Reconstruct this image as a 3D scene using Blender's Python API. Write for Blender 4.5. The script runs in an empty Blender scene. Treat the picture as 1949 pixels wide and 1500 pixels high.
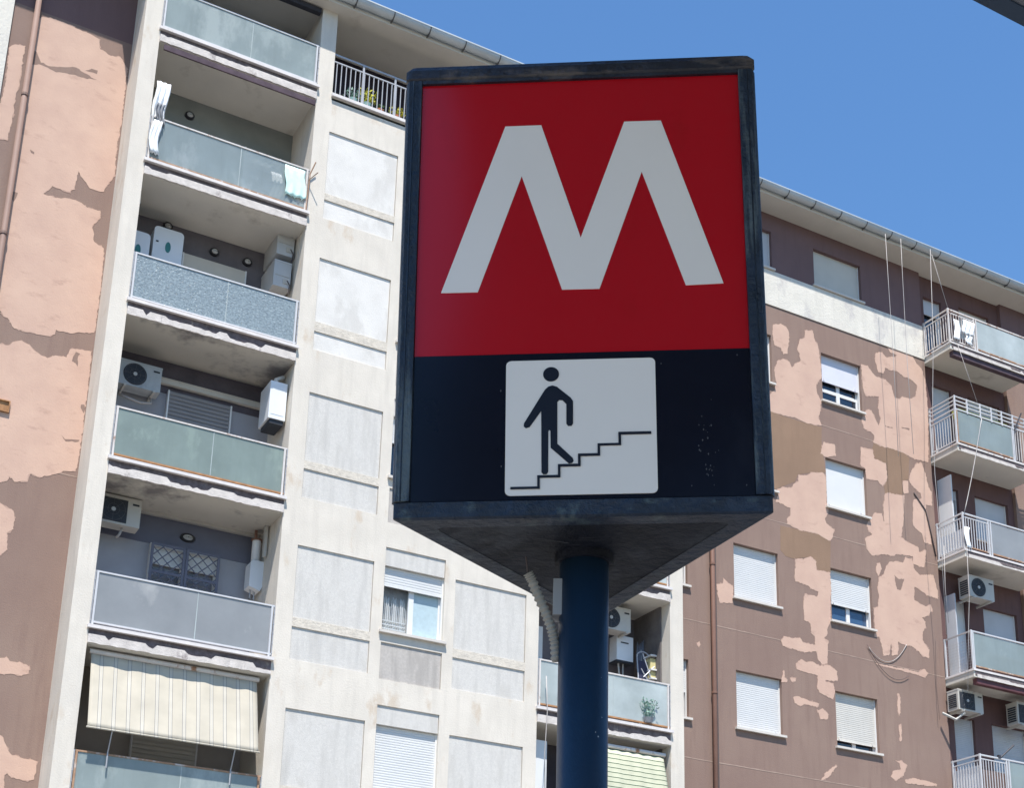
import bpy, bmesh, math, random
from mathutils import Vector, Matrix
from mathutils.geometry import tessellate_polygon, delaunay_2d_cdt

random.seed(7)
S = bpy.context.scene
COL = S.collection
R = math.radians

# ------------------------------------------------------------------ camera
cam_d = bpy.data.cameras.new('camera')
cam = bpy.data.objects.new('camera', cam_d)
COL.objects.link(cam)
cam_d.sensor_fit = 'HORIZONTAL'
cam_d.sensor_width = 36.0
cam_d.lens = 51.649
cam_d.shift_x = -0.01023
cam_d.shift_y = 0.27802
cam_d.clip_start = 0.05
cam_d.clip_end = 2000
_r = Vector((0.87297967, -0.48716048, 0.0241072))
_u = Vector((-0.16729351, -0.25262696, 0.95299134))
_b = Vector((-0.45816959, -0.83597505, -0.30203699))
cam.matrix_world = Matrix(((_r.x, _u.x, _b.x, 0.0), (_r.y, _u.y, _b.y, -24.6), (_r.z, _u.z, _b.z, 1.6), (0, 0, 0, 1)))
S.camera = cam

# ------------------------------------------------------------------ sky, sun, exposure
SUN_EL, SUN_OFF = R(64.7), R(25.0)          # height; how far left of the facade's normal it stands
to_sun = Vector((-math.sin(SUN_OFF) * math.cos(SUN_EL), -math.cos(SUN_OFF) * math.cos(SUN_EL), math.sin(SUN_EL)))
W = bpy.data.worlds.new('World')
S.world = W
W.use_nodes = True
nt = W.node_tree
nt.nodes.clear()
sky = nt.nodes.new('ShaderNodeTexSky')
sky.sky_type = 'NISHITA'
sky.sun_disc = False
sky.sun_elevation = SUN_EL
sky.sun_rotation = math.atan2(to_sun.x, to_sun.y)
sky.air_density = 1.5
sky.dust_density = 0.0
sky.ozone_density = 10.0
bg = nt.nodes.new('ShaderNodeBackground')
bg.inputs['Strength'].default_value = 0.10
wo = nt.nodes.new('ShaderNodeOutputWorld')
hs = nt.nodes.new('ShaderNodeHueSaturation')
hs.inputs['Saturation'].default_value = 1.06
nt.links.new(sky.outputs[0], hs.inputs['Color'])
nt.links.new(hs.outputs[0], bg.inputs[0])
nt.links.new(bg.outputs[0], wo.inputs[0])
sl = bpy.data.lights.new('sun', 'SUN')
sl.energy = 4.2
sl.angle = R(0.53)
sl.color = (1.0, 0.955, 0.89)
so = bpy.data.objects.new('sun', sl)
so.rotation_euler = (-to_sun).to_track_quat('-Z', 'Y').to_euler()
so.location = (-10, -30, 60)
COL.objects.link(so)
S.view_settings.view_transform = 'Standard'
S.view_settings.look = 'None'
S.view_settings.gamma = 1.0
S.view_settings.use_curve_mapping = False
S.view_settings.exposure = 0.88

# ------------------------------------------------------------------ materials
M = {}


def mat(name, c, rough=0.8, var=0.12, scale=3.0, streak=0.0, bump=0.0, bscale=40.0, metal=0.0, c2=None, spec=0.3, alpha=1.0,
        stain=None, stain_amt=0.5, stain_scale=1.2, stain_z=0.5, trans=0.0):
    """procedural surface: base colour c with mottling, vertical streaks, shaped stains and fine relief"""
    m = bpy.data.materials.new(name)
    m.use_nodes = True
    t = m.node_tree
    N, L = t.nodes, t.links
    p = N['Principled BSDF']
    p.inputs['Roughness'].default_value = rough
    p.inputs['Metallic'].default_value = metal
    p.inputs['Specular IOR Level'].default_value = spec
    p.inputs['Alpha'].default_value = alpha
    p.inputs['Transmission Weight'].default_value = trans
    tc = N.new('ShaderNodeTexCoord')

    def noise(sc, stretch=(1, 1, 1), detail=5.0, rgh=0.6):
        mp = N.new('ShaderNodeMapping')
        mp.inputs['Scale'].default_value = stretch
        L.new(tc.outputs['Object'], mp.inputs['Vector'])
        n = N.new('ShaderNodeTexNoise')
        n.inputs['Scale'].default_value = sc
        n.inputs['Detail'].default_value = detail
        n.inputs['Roughness'].default_value = rgh
        L.new(mp.outputs[0], n.inputs['Vector'])
        return n.outputs['Fac']

    def ramp(f, a, b):
        r = N.new('ShaderNodeMapRange')
        r.inputs['From Min'].default_value = a
        r.inputs['From Max'].default_value = b
        L.new(f, r.inputs['Value'])
        return r.outputs[0]

    def mix(f, a, b):
        x = N.new('ShaderNodeMix')
        x.data_type = 'RGBA'
        if isinstance(f, float):
            x.inputs['Factor'].default_value = f
        else:
            L.new(f, x.inputs['Factor'])
        for k, v in (('A', a), ('B', b)):
            i = [s for s in x.inputs if s.name == k and s.type == 'RGBA'][0]
            if isinstance(v, tuple):
                i.default_value = (*v, 1)
            else:
                L.new(v, i)
        return [s for s in x.outputs if s.type == 'RGBA'][0]
    lo = tuple(max(0, v * (1 - var)) for v in c)
    hi = tuple(min(1, v * (1 + var)) for v in (c2 or c))
    col = mix(ramp(noise(scale), 0.3, 0.7), lo, hi)
    if streak:
        d = tuple(v * (1 - streak) for v in c)
        col = mix(ramp(noise(6.0, (1, 1, 0.12), 4), 0.48, 0.72), col, d)
    if stain:
        f = ramp(noise(stain_scale, (1, 1, stain_z), 8, 0.65), 1 - stain_amt - 0.04, 1 - stain_amt + 0.06)
        col = mix(f, col, stain)
    L.new(col, p.inputs['Base Color'])
    if bump:
        b = N.new('ShaderNodeBump')
        b.inputs['Strength'].default_value = bump
        b.inputs['Distance'].default_value = 0.02
        L.new(noise(bscale, (1, 1, 1), 6), b.inputs['Height'])
        L.new(b.outputs[0], p.inputs['Normal'])
    M[name] = m
    return m


mat('concrete', (0.655, 0.602, 0.525), 0.9, 0.07, 1.4, streak=0.10, bump=0.25, bscale=30, stain=(0.57, 0.485, 0.39), stain_amt=0.38, stain_scale=2.2)
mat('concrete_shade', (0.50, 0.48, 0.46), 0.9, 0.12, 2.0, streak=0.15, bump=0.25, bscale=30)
mat('panel_grey', (0.60, 0.575, 0.535), 0.95, 0.07, 24.0, streak=0.16, bump=0.4, bscale=90, stain=(0.545, 0.52, 0.48), stain_amt=0.40, stain_scale=3.5, stain_z=0.4)
mat('panel_white', (0.68, 0.655, 0.615), 0.9, 0.06, 2.0, bump=0.3, bscale=60, stain=(0.60, 0.575, 0.535), stain_amt=0.45, stain_scale=1.6)
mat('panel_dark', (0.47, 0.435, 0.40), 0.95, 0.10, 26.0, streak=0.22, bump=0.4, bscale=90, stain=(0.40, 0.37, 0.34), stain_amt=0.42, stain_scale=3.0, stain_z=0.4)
mat('repair_render', (0.60, 0.545, 0.465), 0.95, 0.16, 9.0, bump=0.6, bscale=25)
mat('brown_paint', (0.250, 0.168, 0.138), 0.92, 0.06, 0.5, streak=0.07, bump=0.25, bscale=45, c2=(0.262, 0.184, 0.148))
mat('bay_paint_shaded', (0.135, 0.078, 0.074), 0.92, 0.08, 1.2, streak=0.10, bump=0.25, bscale=45)  # brown wall colour with the shade of the balconies mixed in
mat('pink_primer', (0.55, 0.37, 0.292), 0.92, 0.05, 1.6, bump=0.18, bscale=30, stain=(0.475, 0.315, 0.248), stain_amt=0.38, stain_scale=2.0, stain_z=2.2, c2=(0.565, 0.39, 0.302))
mat('brown_paint_shaded', (0.175, 0.110, 0.108), 0.92, 0.08, 0.8, streak=0.08, bump=0.25, bscale=45)  # the walls' brown, darkened to carry the shade under the eaves
mat('joint_line', (0.37, 0.27, 0.22), 0.95, 0.15, 9.0)
mat('primer_edge', (0.44, 0.295, 0.235), 0.92, 0.10, 6.0, bump=0.2, bscale=45)
mat('tan_paint', (0.262, 0.170, 0.115), 0.92, 0.08, 1.0, streak=0.05, bump=0.25, bscale=45)
mat('white_band', (0.66, 0.625, 0.555), 0.9, 0.07, 2.0, streak=0.07, bump=0.5, bscale=22, stain=(0.52, 0.49, 0.46), stain_amt=0.42, stain_scale=1.3)
mat('soffit_plaster', (0.60, 0.565, 0.50), 0.95, 0.06, 1.0, stain=(0.52, 0.48, 0.42), stain_amt=0.38, stain_scale=0.9)
mat('ceiling_plaster', (0.60, 0.57, 0.51), 0.95, 0.06, 1.0, stain=(0.46, 0.43, 0.38), stain_amt=0.38, stain_scale=1.0)
mat('sooty_ceiling', (0.53, 0.50, 0.44), 0.95, 0.06, 1.0, stain=(0.22, 0.205, 0.20), stain_amt=0.44, stain_scale=0.6, stain_z=1)
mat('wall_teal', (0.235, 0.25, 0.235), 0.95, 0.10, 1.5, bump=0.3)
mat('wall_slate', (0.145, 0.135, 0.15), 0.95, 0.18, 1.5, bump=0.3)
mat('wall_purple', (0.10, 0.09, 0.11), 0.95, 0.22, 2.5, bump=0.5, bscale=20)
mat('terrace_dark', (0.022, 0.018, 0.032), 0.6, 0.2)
mat('wall_dark_grey', (0.15, 0.135, 0.13), 0.95, 0.25, 3.0, bump=0.4)  # dark mottled grey of the right tower's side lining
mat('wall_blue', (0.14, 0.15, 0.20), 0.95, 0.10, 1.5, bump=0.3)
mat('wall_blue_light', (0.34, 0.35, 0.39), 0.95, 0.08, 1.5, bump=0.3)
mat('wall_brown', (0.40, 0.36, 0.32), 0.95, 0.12, 1.5, bump=0.3)
mat('marble_nosing', (0.66, 0.62, 0.60), 0.6, 0.10, 6.0, stain=(0.36, 0.30, 0.27), stain_amt=0.30, stain_scale=3.0)
mat('spalled_edge_shaded', (0.15, 0.122, 0.125), 0.95, 0.35, 9.0, bump=0.8, bscale=25, stain=(0.30, 0.25, 0.22), stain_amt=0.36, stain_scale=5)  # dirty broken concrete, darkened as well for the shadow below the nosing
mat('edge_lip', (0.60, 0.55, 0.51), 0.9, 0.15, 6.0, stain=(0.30, 0.26, 0.25), stain_amt=0.36, stain_scale=4.0, bump=0.5)
mat('frosted_blue', (0.305, 0.360, 0.352), 0.28, 0.12, 1.1, spec=0.5, alpha=0.72, streak=0.10, stain=(0.42, 0.475, 0.46), stain_amt=0.40, stain_scale=0.8)
mat('frosted_clear', (0.33, 0.395, 0.40), 0.25, 0.12, 1.1, spec=0.5, alpha=0.52, streak=0.08, stain=(0.44, 0.50, 0.50), stain_amt=0.42, stain_scale=1.0)
mat('frosted_green', (0.245, 0.30, 0.27), 0.28, 0.14, 1.3, spec=0.5, alpha=0.78, streak=0.06, stain=(0.29, 0.355, 0.31), stain_amt=0.40, stain_scale=2.6)
mat('frosted_grey', (0.295, 0.305, 0.31), 0.3, 0.12, 1.0, spec=0.5, alpha=0.84, stain=(0.42, 0.42, 0.41), stain_amt=0.36, stain_scale=0.9)
mat('hammered_glass', (0.22, 0.265, 0.285), 0.18, 0.22, 26.0, spec=0.7, alpha=0.92, bump=0.7, bscale=22, c2=(0.27, 0.32, 0.335), stain=(0.46, 0.51, 0.53), stain_amt=0.32, stain_scale=14, stain_z=1)
mat('frosted_pale', (0.42, 0.47, 0.455), 0.3, 0.16, 0.9, spec=0.5, alpha=0.80, c2=(0.50, 0.55, 0.54))
mat('white_metal', (0.55, 0.55, 0.56), 0.45, 0.06, 5.0, spec=0.5)
mat('rusty_white', (0.62, 0.58, 0.55), 0.55, 0.08, 6.0, stain=(0.30, 0.15, 0.08), stain_amt=0.40, stain_scale=5.0)
mat('rusty_metal', (0.36, 0.22, 0.14), 0.8, 0.25, 8.0, stain=(0.55, 0.50, 0.46), stain_amt=0.42, stain_scale=5.0)
mat('orange_rust', (0.36, 0.19, 0.09), 0.85, 0.25, 8.0)
mat('grey_metal', (0.40, 0.40, 0.41), 0.5, 0.10, 5.0, metal=0.3)
mat('dark_metal', (0.04, 0.04, 0.05), 0.5, 0.2, 5.0)
mat('pvc_white', (0.70, 0.70, 0.69), 0.4, 0.03, 3.0, spec=0.5)
mat('shutter_white', (0.66, 0.66, 0.65), 0.5, 0.03, 2.0, spec=0.4)
mat('shutter_ivory', (0.63, 0.60, 0.545), 0.5, 0.05, 2.0, spec=0.4, streak=0.06)
mat('shutter_dark', (0.24, 0.24, 0.255), 0.6, 0.08, 2.0)
mat('shutter_lilac', (0.62, 0.62, 0.68), 0.5, 0.04, 2.0, spec=0.4)
mat('shutter_cream', (0.56, 0.53, 0.47), 0.6, 0.05, 2.0)
mat('shutter_grey', (0.50, 0.51, 0.53), 0.6, 0.05, 2.0)
mat('dark_gap', (0.03, 0.03, 0.035), 0.8, 0.1)
mat('dark_glass', (0.012, 0.02, 0.035), 0.06, 0.1, spec=0.9)
mat('blue_glass', (0.04, 0.085, 0.16), 0.06, 0.1, spec=0.9)
mat('clear_glass', (0.10, 0.13, 0.14), 0.05, 0.1, spec=0.8, alpha=0.15)
mat('curtain_lace', (0.78, 0.80, 0.80), 0.9, 0.10, 30.0)
mat('curtain_blue', (0.42, 0.53, 0.57), 0.8, 0.06, 14.0)
mat('sill_stone', (0.60, 0.56, 0.51), 0.7, 0.06, 5.0)
mat('gutter_metal', (0.50, 0.54, 0.56), 0.5, 0.10, 1.5, metal=0.25, stain=(0.48, 0.51, 0.52), stain_amt=0.42)
mat('gutter_dark', (0.10, 0.10, 0.10), 0.7, 0.2)
mat('pipe_brown', (0.21, 0.115, 0.085), 0.6, 0.10, 2.0)
mat('pipe_faded', (0.22, 0.145, 0.12), 0.7, 0.10, 2.0)
mat('roof_felt', (0.14, 0.13, 0.13), 0.95, 0.2)
mat('ac_white', (0.50, 0.50, 0.49), 0.5, 0.05, 2.0, spec=0.4)
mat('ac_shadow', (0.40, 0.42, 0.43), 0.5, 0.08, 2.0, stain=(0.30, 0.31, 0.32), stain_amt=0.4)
mat('ac_beige', (0.50, 0.48, 0.44), 0.5, 0.08, 2.0, stain=(0.42, 0.39, 0.33), stain_amt=0.36)
mat('ac_grille', (0.035, 0.04, 0.05), 0.6, 0.2)
mat('ac_dark', (0.12, 0.12, 0.13), 0.5, 0.1)
mat('boiler_white', (0.74, 0.76, 0.78), 0.35, 0.03, 2.0, spec=0.5)
mat('teal_plastic', (0.05, 0.20, 0.19), 0.3, 0.1)
mat('lamp_black', (0.03, 0.03, 0.035), 0.4, 0.1)
mat('lamp_glass', (0.45, 0.45, 0.44), 0.2, 0.05, spec=0.6)
mat('cable_white', (0.42, 0.39, 0.37), 0.7, 0.1)
mat('cable_dark', (0.10, 0.08, 0.08), 0.8, 0.1)
mat('rope_grey', (0.46, 0.435, 0.42), 0.8, 0.1)
mat('laundry_white', (0.80, 0.82, 0.83), 0.9, 0.05, 4.0)
mat('laundry_grey', (0.22, 0.23, 0.25), 0.9, 0.12, 6.0)
mat('towel_mint', (0.66, 0.90, 0.82), 0.9, 0.10, 8.0)
mat('leaf_green', (0.07, 0.13, 0.04), 0.6, 0.3, 10.0)
mat('leaf_yellow', (0.50, 0.48, 0.05), 0.6, 0.2, 10.0)
mat('leaf_pale', (0.20, 0.32, 0.26), 0.6, 0.25, 10.0)
mat('pot_terracotta', (0.45, 0.16, 0.08), 0.8, 0.15)
mat('planter_teal', (0.25, 0.40, 0.38), 0.6, 0.1)
mat('planter_yellow', (0.36, 0.36, 0.09), 0.7, 0.2, 6.0)
mat('chair_metal', (0.55, 0.56, 0.60), 0.4, 0.05, metal=0.3)
mat('chair_cloth', (0.05, 0.055, 0.10), 0.9, 0.1)
mat('parasol_cloth', (0.17, 0.19, 0.24), 0.9, 0.15, 8.0)
mat('crate_yellow', (0.62, 0.55, 0.28), 0.6, 0.15, 10.0)
mat('maroon_metal', (0.11, 0.045, 0.05), 0.6, 0.2, 3.0)
mat('plum_fabric', (0.085, 0.06, 0.075), 0.9, 0.25, 5.0)
mat('asphalt', (0.055, 0.054, 0.054), 0.95, 0.2, 2.0, bump=0.4, bscale=120)
mat('paving', (0.40, 0.375, 0.33), 0.95, 0.12, 2.0, bump=0.4, bscale=60)
mat('kerb_stone', (0.38, 0.37, 0.35), 0.9, 0.12, 3.0)
mat('road_paint', (0.75, 0.75, 0.73), 0.8, 0.08)
mat('canopy_metal', (0.20, 0.205, 0.225), 0.6, 0.10, 2.0)
mat('canopy_edge', (0.045, 0.07, 0.11), 0.5, 0.10, 2.0)
# sign
mat('sign_red', (0.44, 0.006, 0.0135), 0.16, 0.03, 2.0, spec=0.32, stain=(0.385, 0.0055, 0.010), stain_amt=0.40, stain_scale=2.5)
mat('sign_navy', (0.0045, 0.006, 0.014), 0.18, 0.20, 3.0, spec=0.25, stain=(0.008, 0.010, 0.019), stain_amt=0.38, stain_scale=4.0)
mat('sign_white', (0.83, 0.77, 0.715), 0.22, 0.02, 3.0, spec=0.4)
mat('sign_print', (0.0065, 0.0085, 0.018), 0.3, 0.05, spec=0.4)
mat('sign_frame', (0.012, 0.022, 0.042), 0.45, 0.5, 14.0, spec=0.45, bump=0.45, bscale=50, streak=0.4, stain=(0.085, 0.110, 0.125), stain_amt=0.45, stain_scale=22.0, stain_z=0.10)
mat('sign_rim', (0.012, 0.021, 0.040), 0.45, 0.5, 14.0, spec=0.45, bump=0.5, bscale=45, stain=(0.060, 0.085, 0.095), stain_amt=0.40, stain_scale=9.0, stain_z=1.5)
mat('sign_cap', (0.014, 0.015, 0.024), 0.42, 0.4, 12.0, spec=0.5, bump=0.4, bscale=40, stain=(0.085, 0.07, 0.065), stain_amt=0.42, stain_scale=5.0, stain_z=3.0)
mat('sign_under', (0.0085, 0.0105, 0.018), 0.6, 0.5, 9.0, bump=0.5, bscale=30, stain=(0.040, 0.045, 0.055), stain_amt=0.46, stain_scale=4.0, stain_z=1)
mat('post_blue', (0.0125, 0.036, 0.074), 0.42, 0.15, 5.0, spec=0.5, bump=0.12, bscale=60, stain=(0.024, 0.054, 0.092), stain_amt=0.40, stain_scale=5.0)
mat('paint_chip', (0.50, 0.55, 0.60), 0.7, 0.2)
mat('scratch', (0.085, 0.085, 0.095), 0.7)
mat('conduit_grey', (0.30, 0.28, 0.25), 0.7, 0.12, 12.0)
mat('box_grey', (0.30, 0.305, 0.32), 0.5, 0.06)

# striped awnings


def stripes(name, axis, cols, period, sag=0.0):
    m = bpy.data.materials.new(name)
    m.use_nodes = True
    t = m.node_tree
    N, L = t.nodes, t.links
    p = N['Principled BSDF']
    p.inputs['Roughness'].default_value = 0.9
    p.inputs['Specular IOR Level'].default_value = 0.1
    tc = N.new('ShaderNodeTexCoord')
    sx = N.new('ShaderNodeSeparateXYZ')
    L.new(tc.outputs['Object'], sx.inputs[0])
    d = N.new('ShaderNodeMath')
    d.operation = 'DIVIDE'
    d.inputs[1].default_value = period
    L.new(sx.outputs[axis], d.inputs[0])
    f = N.new('ShaderNodeMath')
    f.operation = 'FRACT'
    L.new(d.outputs[0], f.inputs[0])
    cr = N.new('ShaderNodeValToRGB')
    cr.color_ramp.interpolation = 'CONSTANT'
    e = cr.color_ramp.elements
    while len(e) < len(cols):
        e.new(0.5)
    for i, (pos, c) in enumerate(cols):
        e[i].position = pos
        e[i].color = (*c, 1)
    L.new(f.outputs[0], cr.inputs[0])
    n = N.new('ShaderNodeTexNoise')
    n.inputs['Scale'].default_value = 2.5
    n.inputs['Detail'].default_value = 6
    L.new(tc.outputs['Object'], n.inputs['Vector'])
    x = N.new('ShaderNodeMix')
    x.data_type = 'RGBA'
    x.blend_type = 'MULTIPLY'
    x.inputs['Factor'].default_value = 0.35
    L.new(cr.outputs[0], x.inputs[6])
    L.new(n.outputs['Fac'], x.inputs[7])
    L.new(x.outputs[2], p.inputs['Base Color'])
    M[name] = m


CR, CD, CW = (0.60, 0.545, 0.445), (0.27, 0.25, 0.235), (0.64, 0.60, 0.52)
stripes('awning_cream', 0, [(0.0, CR), (0.50, CD), (0.535, CW), (0.62, CR), (0.66, CW), (0.74, CD), (0.775, CR)], 0.245)
stripes('awning_green', 2, [(0.0, (0.62, 0.62, 0.46)), (0.62, (0.10, 0.15, 0.09)), (0.80, (0.66, 0.66, 0.50))], 0.105)

# ------------------------------------------------------------------ mesh helpers


class MB:
    """collects simple shapes (world or local coordinates) and links them as ONE mesh object"""

    def __init__(self):
        self.v, self.f = [], []

    def add(self, vs, fs):
        o = len(self.v)
        self.v += [tuple(p) for p in vs]
        self.f += [tuple(i + o for i in f) for f in fs]
        return self

    def box(self, x0, x1, y0, y1, z0, z1):
        return self.add([(x0, y0, z0), (x1, y0, z0), (x1, y1, z0), (x0, y1, z0), (x0, y0, z1), (x1, y0, z1), (x1, y1, z1), (x0, y1, z1)],
                        [(0, 3, 2, 1), (4, 5, 6, 7), (0, 1, 5, 4), (1, 2, 6, 5), (2, 3, 7, 6), (3, 0, 4, 7)])

    def quad(self, a, b, c, d):
        return self.add([a, b, c, d], [(0, 1, 2, 3)])

    def tube(self, path, r, seg=8, radii=None, cap=True):
        P = [Vector(p) for p in path]
        rings, n = [], len(P)
        prev = None
        for i, p in enumerate(P):
            t = (P[min(i + 1, n - 1)] - P[max(i - 1, 0)]).normalized()
            if prev is None:
                a = Vector((0, 0, 1)) if abs(t.z) < 0.9 else Vector((1, 0, 0))
                u = t.cross(a).normalized()
            else:
                u = (prev - t * prev.dot(t)).normalized()
            prev = u
            w = t.cross(u)
            rr = radii[i] if radii else r
            rings.append([p + (u * math.cos(2 * math.pi * k / seg) + w * math.sin(2 * math.pi * k / seg)) * rr for k in range(seg)])
        o = len(self.v)
        for g in rings:
            self.v += [tuple(q) for q in g]
        for i in range(n - 1):
            for k in range(seg):
                a, b = o + i * seg + k, o + i * seg + (k + 1) % seg
                self.f.append((a, b, b + seg, a + seg))
        if cap:
            self.f.append(tuple(o + k for k in range(seg))[::-1])
            self.f.append(tuple(o + (n - 1) * seg + k for k in range(seg)))
        return self

    def prism(self, pts, put, back=True):
        """pts: 2-D outline; put(u, v, k) gives the point on the front (k=0) or back (k=1) face"""
        A = sum(pts[i][0] * pts[(i + 1) % len(pts)][1] - pts[(i + 1) % len(pts)][0] * pts[i][1] for i in range(len(pts)))
        if A < 0:
            pts = pts[::-1]
        n = len(pts)
        tr = tessellate_polygon([[Vector((a, b, 0)) for a, b in pts]])
        vs = [put(a, b, 0) for a, b in pts] + [put(a, b, 1) for a, b in pts]
        fs = []
        for t in tr:
            i, j, k = t
            s = (pts[j][0] - pts[i][0]) * (pts[k][1] - pts[i][1]) - (pts[k][0] - pts[i][0]) * (pts[j][1] - pts[i][1])
            if s < 0:
                i, k = k, i
            fs.append((i, j, k))
            if back:
                fs.append((k + n, j + n, i + n))
        fs += [(i, i + n, (i + 1) % n + n, (i + 1) % n) for i in range(n)]
        return self.add(vs, fs)

    def build(self, name, m, parent=None, smooth=False, label=None, **props):
        off = Vector((0, 0, 0))
        if parent is not None:
            off = Vector(parent.get('_o', (0, 0, 0)))
        me = bpy.data.meshes.new(name)
        me.from_pydata([tuple(Vector(p) - off) for p in self.v], [], self.f)
        me.materials.append(M[m])
        if smooth:
            me.polygons.foreach_set('use_smooth', [True] * len(me.polygons))
        me.update()
        o = bpy.data.objects.new(name, me)
        COL.objects.link(o)
        if parent is not None:
            o.parent = parent
            o['_o'] = tuple(off)
        if label:
            o['label'] = label
        for k, v in props.items():
            o[k] = v
        return o


def thing(name, label, cat, loc, group=None, local=False):
    o = bpy.data.objects.new(name, None)
    o.empty_display_size = 0.1
    o.location = loc
    o['label'] = label
    o['category'] = cat
    if group:
        o['group'] = group
    o['_o'] = (0, 0, 0) if local else tuple(loc)
    COL.objects.link(o)
    return o


def share(o, parent, delta, name=None):
    """another object with the same mesh, moved by delta (same parent space)"""
    c = o.copy()
    COL.objects.link(c)
    c.parent = parent
    c.location = Vector(o.location) + Vector(delta)
    return c


def circle(cx, cz, r, n=24, a0=0.0):
    return [(cx + r * math.cos(a0 + 2 * math.pi * k / n), cz + r * math.sin(a0 + 2 * math.pi * k / n)) for k in range(n)]


def at_y(y0, y1):
    return lambda a, b, k: (a, y1 if k else y0, b)


def jag(pts, step=0.06, amp=0.018, seed=1):
    """rough paint edge: the outline cut into short steps and shaken"""
    rnd = random.Random(seed)
    out = []
    n = len(pts)
    for i in range(n):
        a, b = Vector(pts[i]), Vector(pts[(i + 1) % n])
        d = b - a
        k = max(1, int(d.length / step))
        for j in range(k):
            p = a + d * (j / k)
            if j or True:
                p = p + Vector((rnd.uniform(-amp, amp), rnd.uniform(-amp, amp)))
            out.append((p.x, p.y))
    return out


def paint_sheet(pts, y0, y1):
    """thin coat of paint on a wall facing -Y: filled outline (self-crossings tolerated) with a rim"""
    n = len(pts)
    v, e, f, *_ = delaunay_2d_cdt([Vector(p) for p in pts], [(i, (i + 1) % n) for i in range(n)], [], 1, 1e-5)
    mb = MB()
    m_ = len(v)
    vs = [(p.x, y0, p.y) for p in v]
    fs = []
    for q in f:
        a, b_, c_ = v[q[0]], v[q[1]], v[q[2]]
        s = (b_.x - a.x) * (c_.y - a.y) - (c_.x - a.x) * (b_.y - a.y)
        fs.append(tuple(q) if s > 0 else tuple(q)[::-1])
    mb.add(vs, fs)
    rim = [(x, y0, z) for x, z in pts] + [(x, y1, z) for x, z in pts]
    mb.add(rim, [(i, i + n, (i + 1) % n + n, (i + 1) % n) for i in range(n)])
    return mb
PINK_LEFT = [
  [(2.74,22.5),(2.82,22.56),(2.98,22.63),(3.36,22.62),(3.75,22.58),(3.95,22.53),(3.99,22.32),(4.21,22.26),(4.4,22.3),(4.56,22.1),(4.58,20.9),(4.55,20.21),(4.58,19.57),(4.54,19.45),(4.45,19.26),(4.41,19.12),(4.28,19.1),(4.14,19.11),(4.02,19.23),(3.89,19.39),(3.88,19.14),(3.86,18.97),(3.78,18.87),(3.53,18.88),(3.45,18.88),(3.32,18.66),(3.55,18.67),(3.81,18.73),(3.97,18.74),(4.19,18.65),(4.39,18.68),(4.41,18.53),(4.29,18.31),(4.35,17.97),(4.55,17.88),(4.56,17.67),(4.58,17.2),(4.58,16.1),(4.56,16.05),(4.26,15.95),(4.14,15.9),(3.87,15.89),(3.87,15.79),(3.7,15.7),(3.44,15.7),(3.14,15.69),(3.02,15.86),(2.94,15.88),(2.86,15.98),(2.73,16.21),(2.5,16.5),(2.74,17.2)],
  [(2.4,21.72),(2.59,21.78),(2.59,20.75),(2.55,20.66),(2.57,20.16),(2.55,19.9),(2.53,19.57),(2.4,19.55),(2.25,19.52),(2.23,20.08),(2.31,20.31),(2.35,20.78),(2.32,21.42),(2.33,21.65)],
  [(2.76,15.21),(2.94,15.3),(3.13,15.35),(3.16,15.42),(3.29,15.48),(3.46,15.44),(3.59,15.33),(3.8,15.28),(3.94,15.37),(4.12,15.38),(4.17,15.57),(4.4,15.64),(4.56,15.64),(4.57,15.6),(4.58,15.0),(4.58,13.5),(4.55,13.15),(4.33,13.1),(4.15,12.98),(3.98,12.9),(3.75,12.9),(3.73,12.74),(3.52,12.7),(3.42,12.77),(3.4,12.67),(3.28,12.62),(3.1,12.55)],
  [(3.12,12.2),(3.33,12.23),(3.46,12.16),(3.58,12.15),(3.61,12.02),(3.61,11.78),(3.52,11.7),(3.57,11.38),(3.5,11.3),(3.46,11.26),(3.27,11.2)],
  [(3.51,9.34),(3.7,9.38),(3.81,9.42),(3.86,9.36),(4.03,9.37),(4.2,9.33),(4.21,9.21),(4.08,9.13),(3.91,9.14),(3.73,9.1),(3.55,9.07)],
  [(3.68,8.02),(3.87,8.02),(3.92,8.0),(3.97,7.89),(4.07,7.73),(4.21,7.7),(4.53,7.67),(4.53,7.5),(4.51,7.35),(4.42,7.31),(4.14,7.32),(4.06,7.39),(4.02,7.36),(4.04,7.09),(3.81,7.06)],
]
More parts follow.
